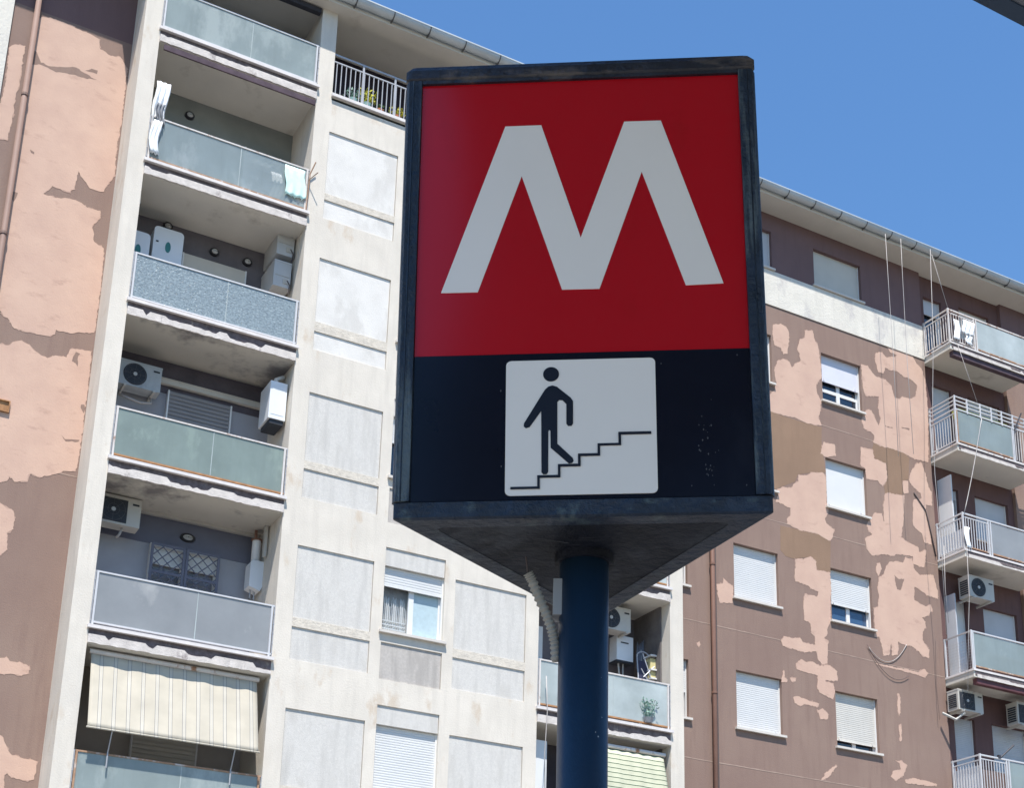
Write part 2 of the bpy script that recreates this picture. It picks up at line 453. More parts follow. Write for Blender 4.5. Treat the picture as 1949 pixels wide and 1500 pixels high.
PINK_RIGHT = [
  [(20.91,21.38),(21.16,21.48),(21.37,21.44),(21.44,21.26),(21.39,20.9),(21.34,20.68),(21.21,20.64),(21.16,20.8),(20.95,20.8),(20.9,21.06)],
  [(21.95,21.54),(22.2,21.62),(22.25,21.37),(22.36,21.23),(22.43,20.67),(22.44,20.33),(22.25,20.08),(22.26,19.88),(22.38,19.64),(22.35,19.37),(22.28,19.15),(22.37,18.96),(21.93,18.9),(21.55,18.95),(21.18,18.91),(20.77,18.91),(20.7,18.97),(20.75,19.35),(20.91,19.55),(20.97,19.77),(20.92,20.09),(21.03,20.39),(21.24,20.52),(21.41,20.47),(21.48,20.32),(21.62,20.5),(21.76,20.61),(21.74,20.81),(21.67,20.92),(21.78,21.23),(21.92,21.32)],
  [(24.71,21.96),(25.18,22.03),(25.59,21.97),(25.75,21.73),(25.93,21.61),(26.03,21.32),(26.05,20.68),(26.03,19.98),(25.98,19.27),(25.95,18.88),(25.48,18.83),(25.14,18.91),(24.59,18.93),(24.41,18.9),(24.07,18.95),(24.12,19.15),(24.01,19.22),(23.77,19.26),(23.71,19.51),(23.8,19.7),(23.95,19.87),(24.07,19.85),(24.19,19.61),(24.29,19.48),(24.36,19.69),(24.3,19.98),(24.34,20.34),(23.91,20.23),(23.82,20.39),(23.8,20.73),(23.8,21.12),(24.01,21.14),(24.16,20.98),(24.28,20.91),(24.6,20.9),(24.8,20.78),(24.88,20.46),(25.03,20.46),(25.16,20.57),(25.45,20.58),(25.63,20.7),(25.74,21.05),(25.53,21.17),(25.24,21.19),(25.04,21.29),(24.83,21.25),(24.63,21.27),(24.55,21.08),(24.37,21.06),(24.28,21.37),(24.32,21.62),(24.53,21.69),(24.69,21.59),(25.03,21.7),(25.08,21.78),(24.83,21.78)],
  [(22.42,18.51),(22.77,18.54),(22.79,18.23),(22.46,18.11),(22.31,18.17),(22.34,18.34)],
  [(23.64,18.7),(24.02,18.72),(24.08,18.49),(24.46,18.45),(24.48,18.04),(24.31,17.76),(24.15,17.89),(23.77,17.85),(23.75,18.14),(23.6,18.16)],
  [(21.56,17.39),(21.84,17.45),(21.96,17.55),(22.33,17.66),(22.44,17.57),(22.43,16.88),(22.48,16.62),(22.35,16.42),(22.42,16.27),(22.64,16.19),(22.56,15.93),(22.46,15.84),(22.09,15.96),(21.58,15.92),(21.16,16.01),(21.18,16.15),(21.28,16.27),(21.29,16.44),(21.1,16.47),(20.83,16.51),(20.91,16.68),(20.9,16.84),(21.04,16.93),(21.35,16.99),(21.43,17.14),(21.56,17.22)],
  [(21.37,15.14),(21.63,15.19),(21.86,15.3),(22.02,15.21),(22.02,14.99),(22.44,15.01),(22.45,14.55),(22.39,13.73),(22.29,13.55),(22.28,13.39),(22.14,13.23),(22.17,13.26),(22.3,13.23),(22.26,12.96),(22.24,12.65),(22.1,12.57),(21.97,12.69),(21.93,12.9),(21.54,12.8),(21.2,12.82),(20.92,12.85),(20.86,12.95),(20.98,13.1),(21.21,13.09),(21.45,13.14),(21.55,13.03),(21.89,13.05),(21.9,13.26),(21.8,13.3),(21.76,13.6),(21.79,13.58),(21.6,13.61),(21.58,14.05),(21.64,14.29),(21.86,14.3),(22.01,14.3),(22.06,14.44),(21.86,14.46),(21.71,14.53),(21.37,14.55),(21.34,14.71),(21.39,14.98)],
  [(21.29,12.48),(21.46,12.61),(21.56,12.56),(21.8,12.61),(22.0,12.55),(22.27,12.62),(22.53,12.51),(22.53,12.28),(22.43,12.24),(22.15,12.22),(22.17,12.17),(22.39,12.18),(22.45,11.99),(22.37,11.78),(21.97,11.88),(21.91,12.01),(21.93,12.12),(21.94,12.29),(21.65,12.31),(21.32,12.33)],
  [(21.19,11.64),(21.35,11.67),(21.52,11.64),(21.95,11.6),(21.88,11.51),(21.51,11.52),(21.35,11.44),(21.22,11.5)],
  [(21.89,11.43),(22.05,11.5),(22.21,11.4),(22.19,11.26),(21.97,11.22)],
  [(20.85,11.94),(20.9,12.24),(20.94,12.25),(20.94,12.06),(21.02,12.02),(20.99,11.97)],
  [(21.11,12.09),(21.29,12.12),(21.27,12.04),(21.14,12.0)],
  [(24.38,17.58),(24.55,17.64),(25.03,17.69),(24.98,17.32),(24.95,16.93),(24.83,16.49),(25.06,16.4),(25.4,16.34),(25.43,16.21),(25.68,16.33),(25.57,15.82),(25.36,15.81),(25.19,15.84),(25.21,16.05),(24.99,16.04),(24.61,15.97),(24.58,15.91),(24.19,15.88),(23.81,15.76),(23.69,15.89),(23.63,16.18),(23.88,16.34),(23.73,16.44),(23.71,16.61),(23.91,16.82),(23.96,16.96),(24.22,17.0),(24.29,16.77),(24.3,17.26)],
  [(25.01,18.11),(25.19,18.13),(25.19,17.8),(25.01,17.75)],
  [(25.54,18.74),(25.72,18.79),(25.83,18.49),(25.89,18.15),(25.99,18.03),(25.98,17.63),(25.76,17.62),(25.77,17.19),(25.86,17.04),(25.87,16.51),(25.63,16.53),(25.56,16.76),(25.35,16.85),(25.27,16.94),(25.33,17.65),(25.64,17.76),(25.6,17.9),(25.31,18.04),(25.23,18.16),(25.29,18.39)],
  [(24.38,15.7),(24.6,15.78),(24.85,15.8),(24.94,15.96),(25.16,15.97),(25.22,15.71),(25.38,15.58),(25.86,15.68),(25.98,15.29),(25.98,15.05),(25.6,15.07),(25.35,15.19),(25.19,15.23),(25.16,14.85),(25.32,14.81),(25.53,14.75),(25.71,14.84),(25.76,14.7),(25.6,14.53),(25.38,14.42),(25.5,14.34),(25.49,14.17),(25.35,14.01),(25.39,14.2),(25.36,13.81),(25.56,13.61),(25.53,13.39),(25.36,13.39),(25.18,13.51),(24.97,13.6),(24.78,13.58),(24.53,13.62),(24.51,13.29),(24.32,13.23),(24.31,13.58),(24.21,13.21),(24.03,13.18),(23.95,13.63),(23.77,13.62),(23.8,13.75),(23.8,14.34),(23.93,14.43),(23.99,14.71),(23.96,14.94),(24.02,15.22),(24.19,15.35),(24.25,15.53)],
  [(23.98,15.59),(24.07,15.63),(24.12,15.47),(24.0,15.26),(23.93,15.4)],
  [(23.76,12.93),(24.48,12.94),(24.77,12.95),(25.14,12.94),(25.37,13.07),(25.48,12.97),(25.35,12.84),(25.14,12.87),(24.51,12.89),(23.76,12.9)],
  [(24.42,12.28),(24.49,12.28),(24.5,11.94),(24.45,11.68),(24.39,11.87)],
  [(24.41,11.48),(24.49,11.49),(24.47,11.06),(24.42,11.06)],
  [(24.24,10.56),(24.46,10.57),(24.59,10.5),(24.47,10.23),(24.24,10.06),(24.07,10.12),(24.15,10.3),(24.41,10.36),(24.35,10.52)],
  [(24.5,10.12),(24.82,10.2),(25.15,10.19),(25.54,10.16),(25.5,10.1),(25.14,10.07),(24.53,10.05)],
  [(22.35,10.17),(22.4,10.15),(22.17,9.88),(22.0,9.78),(21.93,9.77),(22.08,9.97)],
  [(19.04,14.0),(19.21,14.05),(19.23,14.18),(19.38,14.08),(19.52,14.05),(19.47,13.62),(19.12,13.55),(19.06,13.74)],
  [(18.46,12.44),(18.52,12.49),(18.56,12.42),(18.51,12.37)],
]
TAN = [
  [(20.7,18.92),(21.18,18.89),(21.93,18.89),(22.37,18.92),(22.35,18.51),(22.43,17.68),(21.97,17.56),(21.56,17.41),(21.44,17.18),(20.92,16.88),(20.84,16.83),(20.5,16.74),(20.53,17.75)],
  [(20.96,15.9),(21.58,15.94),(22.09,15.98),(22.5,15.84),(22.46,15.01),(22.04,14.99),(22.02,15.21),(21.86,15.3),(21.35,15.13),(21.09,15.14),(20.94,15.27)],
  [(24.09,18.95),(24.59,18.95),(25.14,18.93),(25.32,18.78),(25.29,18.86),(25.21,18.19),(25.01,18.11),(24.99,17.71),(24.38,17.58),(24.35,17.77),(24.5,18.05),(24.48,18.45),(24.08,18.49),(24.01,18.74)],
]
BROWN_SPOTS = [
  [(2.73,21.41),(2.72,21.75),(2.81,21.73),(2.92,21.54),(3.13,21.52),(3.42,21.64),(3.58,21.7),(3.75,21.64),(4.0,21.58),(3.81,21.53),(3.54,21.51),(3.22,21.44),(2.95,21.49)],
  [(3.77,21.71),(3.87,21.79),(3.99,21.81),(3.99,21.72),(3.85,21.7)],
  [(2.96,19.53),(3.04,19.5),(3.04,19.44),(2.98,19.46)],
  [(2.74,18.52),(2.87,18.52),(2.85,18.41),(2.8,18.3),(2.73,18.39)],
  [(4.28,15.56),(4.37,15.54),(4.32,15.41),(4.36,15.27),(4.23,15.35)],
  [(4.2,13.81),(4.28,13.75),(4.43,13.78),(4.56,13.79),(4.54,13.75),(4.31,13.7)],
  [(4.5,14.5),(4.56,14.53),(4.57,14.35),(4.5,14.45)],
  [(24.53,15.39),(24.65,15.32),(24.86,15.36),(24.71,15.02),(24.59,15.03)],
  [(24.51,19.54),(24.76,19.56),(24.76,19.53),(24.51,19.51)],
  [(25.07,19.66),(25.36,19.69),(25.34,19.64),(25.07,19.63)],
]

# ------------------------------------------------------------------ setting
def structure(o):
    o['kind'] = 'structure'
    return o


structure(MB().quad((-400, -400, 0), (400, -400, 0), (400, 400, 0), (-400, 400, 0)).build('ground', 'asphalt'))
structure(MB().box(-60, 60, -27.5, -19.2, -0.2, 0.13).build('pavement', 'paving'))
structure(MB().box(-60, 60, -19.19, -18.98, -0.2, 0.145).build('kerb', 'kerb_stone'))
structure(MB().quad((-60, -18.9, 0.004), (60, -18.9, 0.004), (60, -5.6, 0.004), (-60, -5.6, 0.004)).build('road', 'asphalt'))
mb = MB()
for i in range(-14, 15):
    mb.quad((i * 4.0, -12.3, 0.008), (i * 4.0 + 2.0, -12.3, 0.008), (i * 4.0 + 2.0, -12.18, 0.008), (i * 4.0, -12.18, 0.008))
structure(mb.build('road_marking', 'road_paint'))
structure(MB().box(-60, 60, -5.55, -1.4, -0.2, 0.12).build('far_pavement', 'paving'))

# ------------------------------------------------------------------ apartment building
B = 0.95                                    # the brown walls stand this far behind the white block
BD = thing('apartment_building', 'tall apartment block with white concrete balcony towers and brown walls patched in pink', 'building', (13.0, 1.0, 0.0))
SL = [22.55, 19.47, 16.40, 13.17, 9.96, 6.72, 3.5]        # slab tops of the balcony towers
TOP = 24.55

MB().box(-8, 40, 2.6, 13, 0, 24.6).build('core_wall', 'brown_paint', BD)
MB().box(-8.2, 40.2, 2.0, 13.2, 24.80, 25.05).build('roof', 'roof_felt', BD)

# --- white piers and columns
MB().box(4.60, 4.93, 0, 1.5, 0, TOP).build('pier', 'concrete', BD)
MB().box(8.24, 8.58, 0, 1.5, 0, TOP).build('pier', 'concrete', BD)
MB().box(13.53, 13.83, 0, 1.5, 0, TOP).build('pier', 'concrete', BD)
MB().box(17.07, 17.41, 0, 1.5, 0, TOP).build('pier', 'concrete', BD)
for x0, x1 in ((4.93, 8.24), (13.83, 17.07)):
    MB().box(x0, x1, 0.05, 1.35, 0, 3.2).build('ground_floor_wall', 'concrete', BD)

# --- panelled wall between the towers, Z 0 .. 22.4
bands = []                                  # solid strips between the recessed panels
tops = [21.57, 18.54, 15.51, 12.28, 9.07, 5.85]
bots = [20.07, 17.08, 14.04, 10.83, 7.62, 4.40]
tops2 = [19.92, 16.87, 13.87, 10.65, 7.44, 4.22]
bots2 = [19.47, 16.45, 13.26, 10.00, 6.80, 3.58]
frame = MB()
for x0, x1 in ((8.58, 10.15), (11.91, 13.53)):
    z = 22.40
    for i in range(6):
        frame.box(x0, x1, 0, 0.2, tops[i], z)
        MB().box(x0, x1, 0.004, 0.2, tops2[i], bots[i]).build('repair_strip', 'repair_render', BD)
        z = bots2[i]
    frame.box(x0, x1, 0, 0.2, 0, z)
for x0, x1 in ((10.15, 10.38), (11.68, 11.91)):
    frame.box(x0, x1, 0, 0.2, 0, 22.40)
z = 22.40
for i in range(6):
    frame.box(10.38, 11.68, 0, 0.2, tops[i] + 0.36, z)
    frame.box(10.38, 11.68, 0, 0.2, tops2[i] + 0.03, tops[i] - 1.37)
    z = tops2[i] - 0.71
frame.box(10.38, 11.68, 0, 0.2, 0, z)
frame.build('facade_frame', 'concrete', BD)
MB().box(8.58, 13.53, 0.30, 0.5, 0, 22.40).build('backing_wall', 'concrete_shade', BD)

PX = {(0, 0): 'panel_white', (0, 1): 'panel_white', (1, 0): 'panel_white', (1, 1): 'panel_white'}
for c, (x0, x1) in enumerate(((8.58, 10.15), (11.91, 13.53))):
    for i in range(6):
        MB().box(x0 + 0.01, x1 - 0.01, 0.026, 0.2, bots[i], tops[i]).build('facade_panel', PX.get((i, 0), 'panel_grey'), BD)
        MB().box(x0 + 0.01, x1 - 0.01, 0.026, 0.2, bots2[i], tops2[i]).build('facade_panel', PX.get((i, 1), 'panel_grey'), BD)
for i in range(6):
    MB().box(10.39, 11.67, 0.024, 0.1, tops[i] - 0.012, tops[i] + 0.36).build('facade_panel', 'panel_grey', BD)
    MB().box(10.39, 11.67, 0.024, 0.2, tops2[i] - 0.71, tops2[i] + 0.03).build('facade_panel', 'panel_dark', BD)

# --- window: the frame is the part; shutter, panes, sill and lining are its sub-parts


def shutter_mesh(x0, x1, z0, z1, y, pitch=0.048, flat=False, groove=1.0):
    mb = MB()
    if flat:
        mb.box(x0, x1, y, y + 0.02, z0, z1)
        return mb
    n = max(1, int((z1 - z0) / pitch))
    p = (z1 - z0) / n
    vs, fs = [], []
    for i in range(n):
        z = z0 + i * p
        for dz, dy in ((0, 0.0045), (0.12 * p, 0.0), (0.55 * p, -0.002), (0.86 * p, 0.0), (0.90 * p, 0.005)):
            vs += [(x0, y + dy * groove, z + dz), (x1, y + dy * groove, z + dz)]
    vs += [(x0, y + 0.010, z1), (x1, y + 0.010, z1)]
    for i in range(len(vs) // 2 - 1):
        fs.append((2 * i, 2 * i + 1, 2 * i + 3, 2 * i + 2))
    mb.add(vs, fs)
    return mb


def window(x0, x1, z0, z1, y, close, smat='shutter_white', depth=0.17, flat=False, glass='dark_glass', rail=None, sill=0.10, sill_mat='sill_stone',
           label=None, blocks=True, name='window', panes=2, gap=0.0):
    """opening x0..x1, z0..z1 in a wall whose face is at y; close = share of the height the roller shutter covers"""
    ys = y + depth * 0.62                   # shutter plane
    yf = y + depth                          # frame plane
    ft = 0.06
    fr = MB()
    fr.box(x0, x0 + ft, yf, yf + 0.06, z0, z1).box(x1 - ft, x1, yf, yf + 0.06, z0, z1)
    fr.box(x0 + ft, x1 - ft, yf, yf + 0.06, z0, z0 + ft).box(x0 + ft, x1 - ft, yf, yf + 0.06, z1 - ft, z1)
    if panes == 2:
        xm = (x0 + x1) / 2
        fr.box(xm - 0.055, xm + 0.055, yf - 0.006, yf + 0.06, z0 + ft, z1 - ft)
    if rail:
        fr.box(x0 + ft, x1 - ft, yf - 0.003, yf + 0.055, z0 + rail, z0 + rail + 0.09)
    # shutter guides
    fr.box(x0, x0 + 0.03, ys - 0.02, yf, z0, z1).box(x1 - 0.03, x1, ys - 0.02, yf, z0, z1)
    w = fr.build(name, 'pvc_white', BD, label=label)
    xm = (x0 + x1) / 2
    gl = [glass, glass] if isinstance(glass, str) else glass
    for k, (a, b) in enumerate(((x0 + ft, xm - 0.055), (xm + 0.055, x1 - ft)) if panes == 2 else ((x0 + ft, x1 - ft),)):
        MB().box(a, b, yf + 0.02, yf + 0.03, z0 + ft, z1 - ft).build('pane', gl[k], w)
    if close > 0:
        zb = z1 - (z1 - z0) * close + gap
        sh = shutter_mesh(x0 + 0.02, x1 - 0.02, zb + 0.03, z1, ys, flat=flat, **(dict(pitch=0.085, groove=4.0) if name == 'balcony_door' and y > 1.15 else {}))
        sh.box(x0 + 0.02, x1 - 0.02, ys - 0.008, ys + 0.02, zb, zb + 0.03)
        if blocks:
            for q in (x0 + 0.14, x1 - 0.14):
                sh.box(q - 0.012, q + 0.012, ys - 0.03, ys, zb + 0.02, zb + 0.08)
        sh.build('roller_shutter', smat, w)
    if sill:
        MB().box(x0 - 0.06, x1 + 0.06, y - 0.07, yf + 0.05, z0 - 0.055, z0 - 0.003).build('sill', sill_mat, w)
    return w


def wall(name, m, x0, x1, z0, z1, y, holes, depth=0.20, label=None):
    xs = sorted({x0, x1, *[h[0] for h in holes], *[h[1] for h in holes]})
    zs = sorted({z0, z1, *[h[2] for h in holes], *[h[3] for h in holes]})
    mb = MB()
    for a, b in zip(xs, xs[1:]):
        for c, d in zip(zs, zs[1:]):
            if not any(h[0] <= a and b <= h[1] and h[2] <= c and d <= h[3] for h in holes):
                mb.quad((a, y, c), (b, y, c), (b, y, d), (a, y, d))
    for a, b, c, d in holes:
        e = y + depth + 0.15
        mb.quad((a, y, c), (a, y, d), (a, e, d), (a, e, c)).quad((b, y, d), (b, y, c), (b, e, c), (b, e, d))
        mb.quad((a, y, d), (b, y, d), (b, e, d), (a, e, d)).quad((b, y, c), (a, y, c), (a, e, c), (b, e, c))
        mb.quad((a, e, c), (b, e, c), (b, e, d), (a, e, d))
    mb.quad((x0, y, z0), (x0, y, z1), (x0, 2.6, z1), (x0, 2.6, z0)).quad((x1, y, z1), (x1, y, z0), (x1, 2.6, z0), (x1, 2.6, z1))
    mb.quad((x0, y, z1), (x1, y, z1), (x1, 2.6, z1), (x0, 2.6, z1))
    return mb.build(name, m, BD, label=label)


# windows of the white panelled wall
WC = [(0.55, 'shutter_white', ('dark_glass', 'blue_glass')), (1.0, 'shutter_white', 'dark_glass'), (0.42, 'shutter_white', ('dark_glass', 'curtain_blue')),
      (0.30, 'shutter_white', ('clear_glass', 'curtain_blue')), (1.0, 'shutter_white', 'dark_glass'), (1.0, 'shutter_white', 'dark_glass')]
for i, (cl, sm, gl) in enumerate(WC):
    w = window(10.38, 11.68, tops[i] - 1.36, tops[i] - 0.012, 0.0, cl, sm, depth=0.15, glass=gl, blocks=False,
               label='window with lace curtain behind its left pane and a half lowered shutter' if i == 3 else None)
    if i == 3:                               # lace curtain: folded, with a pointed hem pattern
        z0 = tops[i] - 1.30
        cm = MB()
        vs, fs = [], []
        for k in range(41):
            u = k / 40
            x = 10.45 + u * 0.51
            h = 0.52 + 0.20 * abs(math.sin(u * math.pi * 3.0)) ** 0.6 - 0.05 * math.sin(u * 40)
            y = 0.215 + 0.012 * math.sin(u * 62)
            vs += [(x, y, z0), (x, y, z0 + h)]
        for k in range(40):
            if k % 3 != 2:
                fs.append((2 * k, 2 * k + 2, 2 * k + 3, 2 * k + 1))
        cm.add(vs, fs)
        for zz in (0.05, 0.13, 0.21):
            cm.box(10.45, 10.96, 0.198, 0.202, z0 + zz, z0 + zz + 0.025)
        cm.build('lace_curtain', 'curtain_lace', w)

# --- brown walls
AX, BX, PXW = (19.54, 20.85), (22.45, 23.76), (17.55, 18.22)
FW = [(19.70, 21.06), (16.78, 18.11), (13.79, 15.15), (10.65, 12.01), (7.50, 8.86), (4.3, 5.66)]
holes = [(a, b, c, d) for a, b in (AX, BX, PXW) for c, d in FW]
holes += [(19.30, 20.95, 23.00, 24.10), (22.33, 23.93, 23.00, 24.10)]
wall('upper_wall', 'brown_paint_shaded', 17.41, 26.05, 22.95, 24.62, B, [q for q in holes if q[2] > 22.9])
wall('brown_wall', 'brown_paint', 17.41, 26.05, 0, 22.949, B, [q for q in holes if q[2] < 22.9], label='brown wall patched with pink primer right of the white tower')
wall('upper_wall', 'brown_paint_shaded', 29.10, 40.0, 22.95, 24.62, B, [])
wall('brown_wall', 'brown_paint', 29.10, 40.0, 0, 22.949, B, [])
wall('upper_wall', 'brown_paint_shaded', -8.0, 4.60, 22.70, 24.62, B, [])
wall('brown_wall', 'brown_paint', -8.0, 4.60, 0, 22.699, B, [], label='mostly pink primed wall left of the white tower')
stB = [dict(close=0.55, smat='shutter_lilac', flat=True, glass='dark_glass', rail=0.36), dict(close=0.94, flat=True),
       dict(close=0.66, glass=('blue_glass', 'blue_glass')), dict(close=0.87, smat='shutter_ivory'), dict(close=0.99), dict(close=0.99)]
stA = [dict(close=0.97), dict(close=0.8), dict(close=0.985), dict(close=0.98), dict(close=0.99), dict(close=0.99)]
stP = [dict(close=0.8), dict(close=0.6), dict(close=0.5), dict(close=0.55), dict(close=0.9), dict(close=0.9)]
for (a, b), st in ((AX, stA), (BX, stB), (PXW, stP)):
    for (c, d), kw in zip(FW, st):
        window(a, b, c, d, B, **kw)
window(22.33, 23.93, 23.00, 24.10, B, 0.985, 'shutter_cream', flat=True)
window(19.30, 20.95, 23.00, 24.10, B, 0.97, 'shutter_grey', flat=True)
MB().box(17.42, 26.04, B - 0.022, B - 0.001, 21.92, 22.93).build('white_band', 'white_band', BD)
MB().box(-8.0, 2.28, B - 0.05, B - 0.001, 0, 24.60).build('white_pilaster', 'white_band', BD)
# thin plaster joints on the brown walls
for x0, x1, zz in ((17.42, 26.04, 12.97), (17.42, 26.04, 9.745), (17.42, 26.04, 15.99), (17.42, 26.04, 18.98), (2.8, 4.59, 13.05)):
    pts = []
    rnd = random.Random(int(zz * 100))
    n = 60
    up = [(x0 + (x1 - x0) * k / n, zz + 0.006 + rnd.uniform(0, 0.010)) for k in range(n + 1)]
    dn = [(x0 + (x1 - x0) * k / n, zz - 0.006 - rnd.uniform(0, 0.008)) for k in range(n + 1)][::-1]
    MB().prism(up + dn, at_y(B - 0.0035, B - 0.001), back=False).build('plaster_joint', 'joint_line', BD)

# patches of primer, tan repaint and bared brown, each with its own rough outline
for k, q in enumerate(TAN):
    paint_sheet(jag(q, 0.25, 0.006, k), B - 0.0025, B - 0.0005).build('tan_patch', 'tan_paint', BD)
for k, q in enumerate(PINK_LEFT + PINK_RIGHT):
    paint_sheet(jag(q, 0.04, 0.030, k + 150), B - 0.0036, B - 0.0005).build('primer_patch', 'primer_edge', BD, label='thin worn rim of a primer patch')
    paint_sheet(jag(q, 0.045, 0.014, k + 50), B - 0.0046, B - 0.0005).build('primer_patch', 'pink_primer', BD)
for k, q in enumerate(BROWN_SPOTS):
    paint_sheet(jag(q, 0.05, 0.012, k + 90), B - 0.0056, B - 0.0005).build('bare_spot', 'brown_paint', BD)

# --- eaves, gutters and rain pipes


def eave(x0, x1, zs, yf, m, back):
    e = MB().box(x0, x1, yf, back, zs, zs + 0.16)
    e.build('eave', m, BD)
    g = MB()                                # half-round gutter hung in front of the edge
    n = 8
    r, cy, cz = 0.115, yf - 0.10, zs + 0.19
    vs, fs = [], []
    for k in range(n + 1):
        a = math.pi + math.pi * k / n
        for x in (x0, x1):
            vs.append((x, cy + r * math.cos(a), cz + r * math.sin(a)))
    for k in range(n):
        fs.append((2 * k, 2 * k + 1, 2 * k + 3, 2 * k + 2))
    g.add(vs, fs)
    g.box(x0, x1, cy - r - 0.012, cy - r + 0.006, cz - 0.01, cz + 0.02)
    g.box(x0, x1, yf - 0.004, yf + 0.02, zs + 0.08, zs + 0.26)
    go = g.build('gutter', 'gutter_metal', BD)
    first = None
    x = x0 + 0.5
    while x < x1:
        if first is None:
            br = MB()
            vs, fs = [], []
            for k in range(n + 1):
                a = math.pi + math.pi * k / n
                for xx in (x - 0.013, x + 0.013):
                    vs.append((xx, cy + (r + 0.008) * math.cos(a), cz + (r + 0.008) * math.sin(a)))
            for k in range(n):
                fs.append((2 * k, 2 * k + 1, 2 * k + 3, 2 * k + 2))
            br.add(vs, fs)
            br.box(x - 0.013, x + 0.013, cy - 0.02, yf + 0.01, cz - r - 0.03, cz - r - 0.005)
            first = br.build('gutter_bracket', 'gutter_dark', go)
            fx = x
        else:
            share(first, go, (x - fx, 0, 0))
        x += 0.86


eave(4.02, 17.80, 24.55, -0.28, 'soffit_plaster', 2.6)
eave(17.80, 40.2, 24.62, 0.30, 'soffit_plaster', 2.6)
eave(-8.2, 4.02, 24.62, 0.24, 'soffit_plaster', 2.6)
for x, r, m in ((2.71, 0.055, 'pipe_faded'), (18.86, 0.055, 'pipe_brown')):
    p = MB().tube([(x, B - 0.09, 0.1), (x, B - 0.09, 24.6)], r, 12)
    po = p.build('downpipe', m, BD, smooth=True)
    z = 2.0
    while z < 24:
        MB().tube([(x, B - 0.09, z), (x, B - 0.09, z + 0.05)], r + 0.012, 12).build('pipe_clip', m, po)
        z += 3.1
MB().tube([(18.98, B - 0.03, 0.1), (18.98, B - 0.03, 24.6)], 0.018, 6).build('cable_duct', 'cable_dark', BD)
v = MB().box(2.95, 3.26, B - 0.05, B - 0.001, 13.98, 14.0).box(2.95, 3.26, B - 0.05, B - 0.001, 14.19, 14.21)
v.box(2.95, 2.97, B - 0.05, B - 0.001, 14.0, 14.19).box(3.24, 3.26, B - 0.05, B - 0.001, 14.0, 14.19)
v.box(2.97, 3.24, B - 0.02, B - 0.001, 14.0, 14.19)
v.build('wall_vent', 'orange_rust', BD)

# --- recessed balconies of the white towers
BACK = 1.35


def ragged_strip(x0, x1, z0, z1, y0, y1, seed, bite=0.5):
    rnd = random.Random(seed)
    n = int((x1 - x0) / 0.07)
    up, dn = [], []
    lo = 0.0
    for k in range(n + 1):
        if rnd.random() < 0.22:
            lo = rnd.choice((0, 0, 0, rnd.uniform(0.2, bite)))
        x = x0 + (x1 - x0) * k / n
        up.append((x, z1 - (z1 - z0) * lo * rnd.uniform(0.6, 1.0)))
        dn.append((x, z0 + (z1 - z0) * 0.10 * rnd.random()))
    return MB().prism(up + dn[::-1], at_y(y0, y1))


def loggia(x0, x1, i, wall_m, ceil_m, glass_m, rail_m, seed, label=None, upper=None, kind='glass', bottom_m=None, split=0.56, low=True):
    zt = SL[i]
    zc = (SL[i - 1] - 0.33) if i else TOP           # ceiling = underside of the slab above
    sl = MB().box(x0, x1, 0.0, BACK, zt - 0.30, zt - 0.06)
    b = sl.build('balcony', 'spalled_edge_shaded', BD, label=label)
    MB().box(x0 - 0.03, x1 + 0.03, -0.075, BACK, zt - 0.06, zt).build('nosing', 'marble_nosing', b)
    ragged_strip(x0 + 0.002, x1 - 0.002, zt - 0.335, zt - 0.165, -0.035, -0.001, seed, 0.30 if i < 2 else 0.65).build('edge_render', 'edge_lip', b)
    MB().box(x0, x1, 0.0, BACK, zt - 0.335, zt - 0.301).build('ceiling', ceil_m, b)
    if upper:
        zm = zt + upper[0]
        MB().box(x0, x1, BACK, BACK + 0.2, zt, zm).build('back_wall', wall_m, b)
        MB().box(x0, x1, BACK - 0.012, BACK + 0.2, zm, zc).build('back_wall', upper[1], b)
    else:
        MB().box(x0, x1, BACK, BACK + 0.2, zt, zc).build('back_wall', wall_m, b)
    if kind == 'glass':
        zr = zt + 1.02
        MB().box(x0 + 0.03, x1 - 0.02, -0.005, 0.035, zr - 0.03, zr).build('top_rail', rail_m, b)
        MB().box(x0 + 0.03, x1 - 0.02, -0.005, 0.035, zt + 0.055, zt + 0.085).build('bottom_rail', bottom_m or rail_m, b)
        for x in (x0 + 0.05, x1 - 0.06):
            MB().box(x - 0.018, x + 0.018, -0.008, 0.038, zt, zr).build('post', rail_m, b)
        for x in (x0 + 0.012, x1 - 0.012):       # slotted wall bracket beside the post
            k = MB().box(x - 0.008, x + 0.008, 0.0, 0.03, zt, zr)
            for q in range(5):
                k.box(x - 0.010, x + 0.012, -0.004, 0.034, zt + 0.08 + q * 0.19, zt + 0.11 + q * 0.19)
            k.build('bracket', 'grey_metal', b)
        xs = x0 + (x1 - x0) * split
        MB().box(x0 + 0.07, xs - 0.004, 0.010, 0.018, zt + 0.085, zr - 0.03).build('glass_panel', glass_m, b)
        MB().box(xs + 0.004, x1 - 0.08, 0.010, 0.018, zt + 0.085, zr - 0.03).build('glass_panel', glass_m, b)
        MB().box(xs - 0.007, xs + 0.007, 0.006, 0.022, zt + 0.085, zr - 0.03).build('glass_joint', 'frosted_pale', b)
    return b


